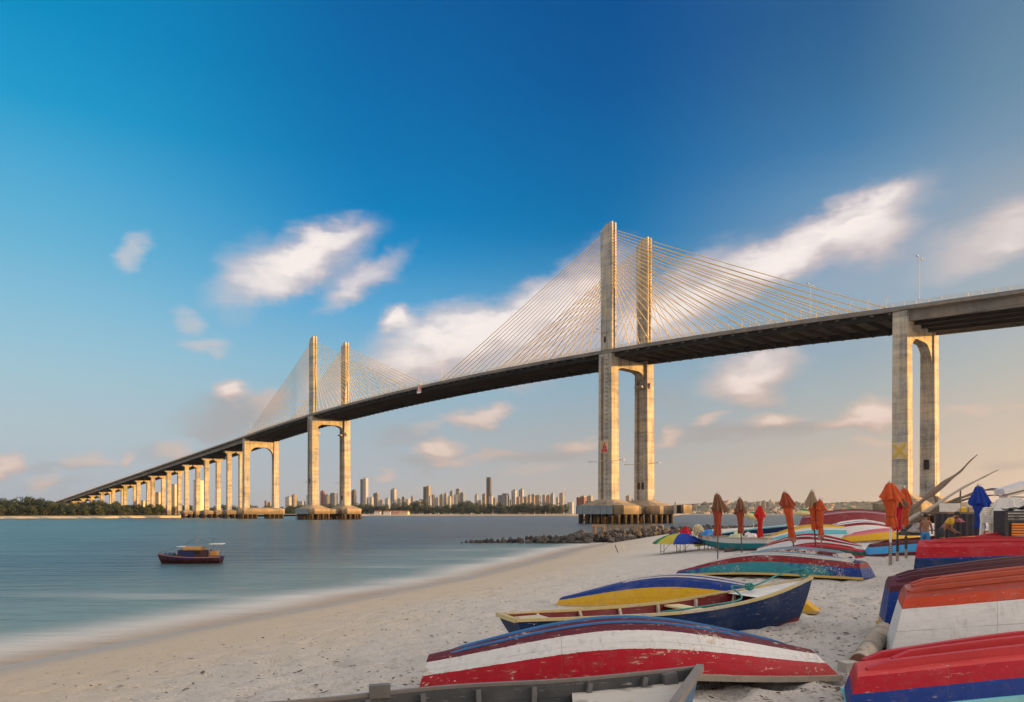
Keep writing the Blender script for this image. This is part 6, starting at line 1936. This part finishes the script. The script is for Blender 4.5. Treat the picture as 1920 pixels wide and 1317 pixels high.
# ------------------------------------------------------------------ two people behind the boats
def skin_body(name, joints, edges, mat, parent, level=2):
    names = list(joints)
    me = bpy.data.meshes.new(name)
    me.from_pydata([joints[n][0] for n in names], [(names.index(a), names.index(b_)) for a, b_ in edges], [])
    o = linkobj(name, me, parent)
    sk = o.modifiers.new('skin', 'SKIN'); sk.use_smooth_shade = True
    sv = me.skin_vertices[0].data if me.skin_vertices else None
    if sv is None:
        import bmesh
        bm = bmesh.new(); bm.from_mesh(me); bm.verts.layers.skin.verify(); bm.to_mesh(me); bm.free()
        sv = me.skin_vertices[0].data
    for i, n in enumerate(names):
        r = joints[n][1]
        sv[i].radius = r if isinstance(r, tuple) else (r, r)
        sv[i].use_root = (i == 0)
    ss_ = o.modifiers.new('smooth', 'SUBSURF'); ss_.levels = ss_.render_levels = level
    me.materials.append(mat)
    return o
M_skin = plain('skin_brown', (.26, .115, .06), .55, .12, 4); M_hair = plain('hair_dark', (.02, .014, .01), .7, .3, 12); M_shorts = plain('shorts_blue', (.03, .20, .46), .8, .2, 6); M_shirt = plain('shirt_yellow', (.58, .33, .03), .8, .15, 6); M_dkshort = plain('shorts_dark', (.05, .05, .06), .8, .2, 6)
def person(p, rz, bend, label, top, bottom, hs=1.0):
    o = empty('person', p, rz); o.scale = (hs, hs, hs)
    c, s = math.cos(bend), math.sin(bend)
    up = lambda d, side=0, fwd=0: (side, -(s * d + fwd * c), .93 + c * d - fwd * s)          # along the bent spine, facing -y
    J = {'pelvis': ((0, 0, .93), (.15, .11)), 'waist': (up(.16), (.135, .095)), 'chest': (up(.36), (.165, .11)), 'neck0': (up(.50), (.09, .075)), 'neck': (up(.56), .052), 'head0': (up(.63, 0, .02), (.066, .075)), 'head': (up(.72, 0, .025), (.072, .088)), 'crown': (up(.79, 0, .01), (.05, .06))}
    E = [('pelvis', 'waist'), ('waist', 'chest'), ('chest', 'neck0'), ('neck0', 'neck'), ('neck', 'head0'), ('head0', 'head'), ('head', 'crown')]
    for n, e in (('l', 1), ('r', -1)):
        J['sh' + n] = (up(.46, e * .17), .06)
        elb = (e * .23, up(.2)[1] - .04 - .10 * s, up(.2)[2] - .02 - .16 * s); wr = (e * .20, elb[1] - .18, elb[2] - .12)
        J['el' + n] = (elb, .042); J['wr' + n] = (wr, .028); J['pa' + n] = ((wr[0], wr[1] - .07, wr[2] - .035), (.036, .018))
        E += [('neck0', 'sh' + n), ('sh' + n, 'el' + n), ('el' + n, 'wr' + n), ('wr' + n, 'pa' + n)]
        for f in range(4):
            b0 = J['pa' + n][0]; q = (f - 1.5) * .017
            J[f'f{f}{n}'] = ((b0[0] + q, b0[1] - .045 - .01 * (f in (1, 2)), b0[2] - .02), .0095); J[f'g{f}{n}'] = ((b0[0] + q, b0[1] - .07 - .012 * (f in (1, 2)), b0[2] - .045), .008)
            E += [('pa' + n, f'f{f}{n}'), (f'f{f}{n}', f'g{f}{n}')]
        J['th' + n] = ((wr[0] - e * .045, wr[1] - .05, wr[2] - .03), .011); E.append(('pa' + n, 'th' + n))
        J['hip' + n] = ((e * .09, .01, .86), .092); J['kn' + n] = ((e * .11, -.02, .48), .058); J['an' + n] = ((e * .12, .02, .09), .038); J['to' + n] = ((e * .14, -.16, .035), (.045, .028))
        E += [('pelvis', 'hip' + n), ('hip' + n, 'kn' + n), ('kn' + n, 'an' + n), ('an' + n, 'to' + n)]
    skin_body('body', J, E, M_skin, o)
    gr = lambda v, k: (v[0], tuple(x * k for x in v[1]) if isinstance(v[1], tuple) else v[1] * k)
    S = {'pelvis': gr(J['pelvis'], 1.12), 'waist': gr(((0, up(.08)[1], up(.08)[2]), (.14, .1)), 1.08)}
    SE = [('pelvis', 'waist')]
    for n, e in (('l', 1), ('r', -1)):
        S['hip' + n] = gr(J['hip' + n], 1.18); S['mid' + n] = ((e * .105, -.01, .60), .088); SE += [('pelvis', 'hip' + n), ('hip' + n, 'mid' + n)]
    skin_body('shorts', S, SE, bottom, o)
    if top:
        T = {k_: gr(J[k_], 1.12) for k_ in ('waist', 'chest', 'neck0')}; TE = [('waist', 'chest'), ('chest', 'neck0')]
        for n, e in (('l', 1), ('r', -1)):
            T['sh' + n] = gr(J['sh' + n], 1.2); a, b_ = Vector(J['sh' + n][0]), Vector(J['el' + n][0]); T['sl' + n] = (tuple(a.lerp(b_, .6)), .06); TE += [('neck0', 'sh' + n), ('sh' + n, 'sl' + n)]
        skin_body('shirt', T, TE, top, o)
    hc = Vector(up(.755, 0, -.005)); hv = MB()
    hv.lathe([(.002, .10), (.055, .085), (.088, .045), (.096, .0), (.085, -.05)], 14, tuple(hc)); hv.build('hair', M_hair, o)
    fc = MB(); hp = Vector(up(.70, 0, .115))
    fc.beam(hp + Vector((0, .01, .03)), hp + Vector((0, -.018, -.012)), .018, .02, up=(0, 1, 0), w1=.03, h1=.03); fc.build('nose', M_skin, o)
    for e in (-1, 1):
        MB().lathe([(.002, -.011), (.009, -.006), (.011, 0), (.009, .006), (.002, .011)], 8, tuple(hp + Vector((e * .032, .012, .035)))).build('eye', M_black, o)
        MB().box(tuple(Vector(up(.70, e * .085, .02))), (.016, .04, .055)).build('ear', M_skin, o)
    MB().box(tuple(hp + Vector((0, .012, -.035))), (.045, .012, .01)).build('mouth', M_rust, o)
    return tag(o, label, 'person')
xp = at(1735, 0, 24.2).x
person(Vector((xp, 24.2, zs(xp, 24.2) + .02)), R(140), .18, 'shirtless person in bright blue shorts standing beside the dark stall', None, M_shorts, .80)
xp = at(1766, 0, 24.5).x
person(Vector((xp, 24.5, zs(xp, 24.5) + .02)), R(75), .75, 'person in a yellow shirt bending over at the dark stall', M_shirt, M_dkshort, .92)

# ------------------------------------------------------------------ fishing boat on the water
Yb = F * HC / (1056 - YH)
xb0, xb1 = at(298, 0, Yb).x, at(415, 0, Yb).x
fb = empty('fishing_boat', ((xb0 + xb1) / 2, Yb, 0), R(4))
L = xb1 - xb0
h = Hull(L, (.62, .50, .42, .40, .42), (-.10, -.22, -.25, -.22, -.12), (.10, .55, .70, .66, .50), (.28, .12), .62, .62, .03)
h.shell('hull', paint('paint_fishing', [(0, BLUE), (.10, (.05, .014, .018)), (.30, (.035, .007, .012)), (.6, (.02, .012, .03))], 40, .1), fb)
h.gunwale(solid((.28, .13, .08), 'fishing_gunwale'), fb, .05, .06)
dkm = MB()
for i in range(12):
    a, b_ = i / 12 * .94 + .03, (i + 1) / 12 * .94 + .03
    dkm.add([h.pt(a, .12, 1), h.pt(b_, .12, 1), h.pt(b_, .12, -1), h.pt(a, .12, -1)], [(0, 1, 2, 3)])
dkm.build('deck', M_wood, fb)
fx = lambda px: (px - 356.5) / 117 * L
MB().box((fx(365), 0, .62), (fx(392) - fx(338), .85, .52)).build('cabin', plain('cabin_maroon', (.05, .015, .018), .6, .2, 4), fb)
MB().box((fx(356), -.45, .62), (fx(368) - fx(344), .05, .46)).build('blue_curtain', plain('curtain_navy', (.004, .012, .09), .7, .2, 4), fb)
rf = MB()
n_ = 9
for i in range(n_):
    a0, a1 = math.pi * i / n_, math.pi * (i + 1) / n_
    for u0, u1 in ((fx(348), fx(380)),):
        rf.add([(u0, -.5 * math.cos(a0), .88 + .26 * math.sin(a0) ** .8), (u1, -.5 * math.cos(a0), .88 + .24 * math.sin(a0) ** .8), (u1, -.5 * math.cos(a1), .88 + .24 * math.sin(a1) ** .8), (u0, -.5 * math.cos(a1), .88 + .26 * math.sin(a1) ** .8)], [(0, 1, 2, 3)], 0, True)
for u in (fx(348), fx(380)): rf.add([(u, -.5 * math.cos(math.pi * i / n_), .88 + .25 * math.sin(math.pi * i / n_) ** .8) for i in range(n_ + 1)], [tuple(range(n_ + 1))])
rf.build('cabin_roof', plain('roof_straw', (.33, .18, .05), .7, .15, 4), fb)
MB().box((fx(343), 0, 1.10), (.55, .7, .05)).build('front_awning', k_white, fb)
for y in (-.3, .3): MB().tube([(fx(338), y, .5), (fx(338), y, 1.1)], .02, 5).build('awning_post', M_wood, fb)
MB().box((fx(406), 0, 1.28), (fx(416) - fx(394), .9, .06)).build('stern_awning', k_white, fb)
for px in (395, 413):
    for y in (-.4, .4): MB().tube([(fx(px), y, .4), (fx(px), y, 1.28)], .025, 5).build('awning_post', M_wood, fb)
MB().box((fx(402), -.1, .66), (.42, .5, .30)).build('engine_box', plain('box_amber', (.45, .22, .05), .6, .2, 4), fb)
MB().box((fx(404), -.42, .44), (.7, .06, .2)).build('stern_rail', plain('rail_brown', (.22, .09, .05), .7, .2, 4), fb)
MB().tube([(fx(398), 0, 1.3), (fx(398), 0, 1.62)], .014, 5).build('aerial', M_poled, fb)
for y in (-.18, .12): MB().box((fx(372 + y * 30), -.44, .70), (.26, .04, .2)).build('cabin_window', M_black, fb)
for i in range(5): MB().lathe([(.03, -.05), (.10, 0), (.03, .05)], 8, (fx(318 + i * 19), -h.val((.10, .55, .70, .66, .50), .17 + i * .16) - .06, .30)).build('fender', M_black, fb)
nh = MB()
for i in range(10): nh.lathe([(.12, -.1), (.16, 0), (.06, .1)], 7, (fx(322) + rnd.uniform(-.35, .35), rnd.uniform(-.2, .2), .56 + rnd.uniform(0, .1)))
nh.build('net_heap', plain('fish_net', (.05, .10, .16), .8, .4, 6), fb)
MB().tube([(fx(300), 0, .68), (fx(320), 0, .9), (fx(341), 0, 1.12)], .010, 4).build('rigging_line', M_poled, fb)
MB().tube([(fx(393), .2, 1.3), (fx(366), .1, 1.7), (fx(343), 0, 1.13)], .008, 4).build('rigging_line', M_poled, fb)
MB().tube([(fx(366), .1, .9), (fx(366), .1, 1.75)], .022, 6).build('mast', M_wood, fb)
MB().beam((fx(398) - .14, 0, 1.58), (fx(398) + .14, 0, 1.62), .10, .012).build('pennant', M_poled, fb)
tag(fb, 'small wooden fishing boat with navy curtain and straw yellow roof on the water', 'fishing boat')

# ------------------------------------------------------------------ litter on the sand
M_lit = plain('dry_leaf', (.07, .04, .02), .8, .6, 8)
lm = MB()
rl = random.Random(9)
n_ = 0
while n_ < 4800:
    y = 5.5 + 20 * rl.random() ** 1.6; x = rl.uniform(-.66, .70) * y
    d = float(sdist(np.array([x]), np.array([y]))[0])
    if d < 3.2 or rl.random() > min(1, .06 + ((d - 3) / 14) ** 2): continue
    z = zs(x, y) + .012
    a = rl.uniform(0, 6.28); l = rl.uniform(.012, .06) * (1.6 if rl.random() < .08 else 1); w_ = l * rl.uniform(.12, .5)
    c, s = math.cos(a), math.sin(a)
    lm.add([(x - c * l, y - s * l, z), (x + s * w_, y - c * w_, z + rl.uniform(0, .012)), (x + c * l, y + s * l, z + rl.uniform(0, .012)), (x - s * w_, y + c * w_, z)], [(0, 1, 2, 3)])
    n_ += 1
lm = lm.build('leaf_litter', M_lit)
tag(lm, 'dry leaf bits and twigs scattered over the sand', 'litter', kind='stuff')

# ------------------------------------------------------------------ the air over the estuary
hz = bpy.data.materials.new('haze')
hz.use_nodes = True
hz.node_tree.nodes.clear()
b = NB(hz.node_tree)
pv = b.n('ShaderNodeVolumePrincipled', {'Color': (.86, .88, .92, 1), 'Density': 5e-5, 'Anisotropy': .7})
b.n('ShaderNodeOutputMaterial', {'Volume': pv.outputs[0]})
o = MB().box((0, 3500, 60.0), (15200, 7800, 128)).build('haze', hz)
tag(o, 'thin evening haze over the estuary', kind='stuff')
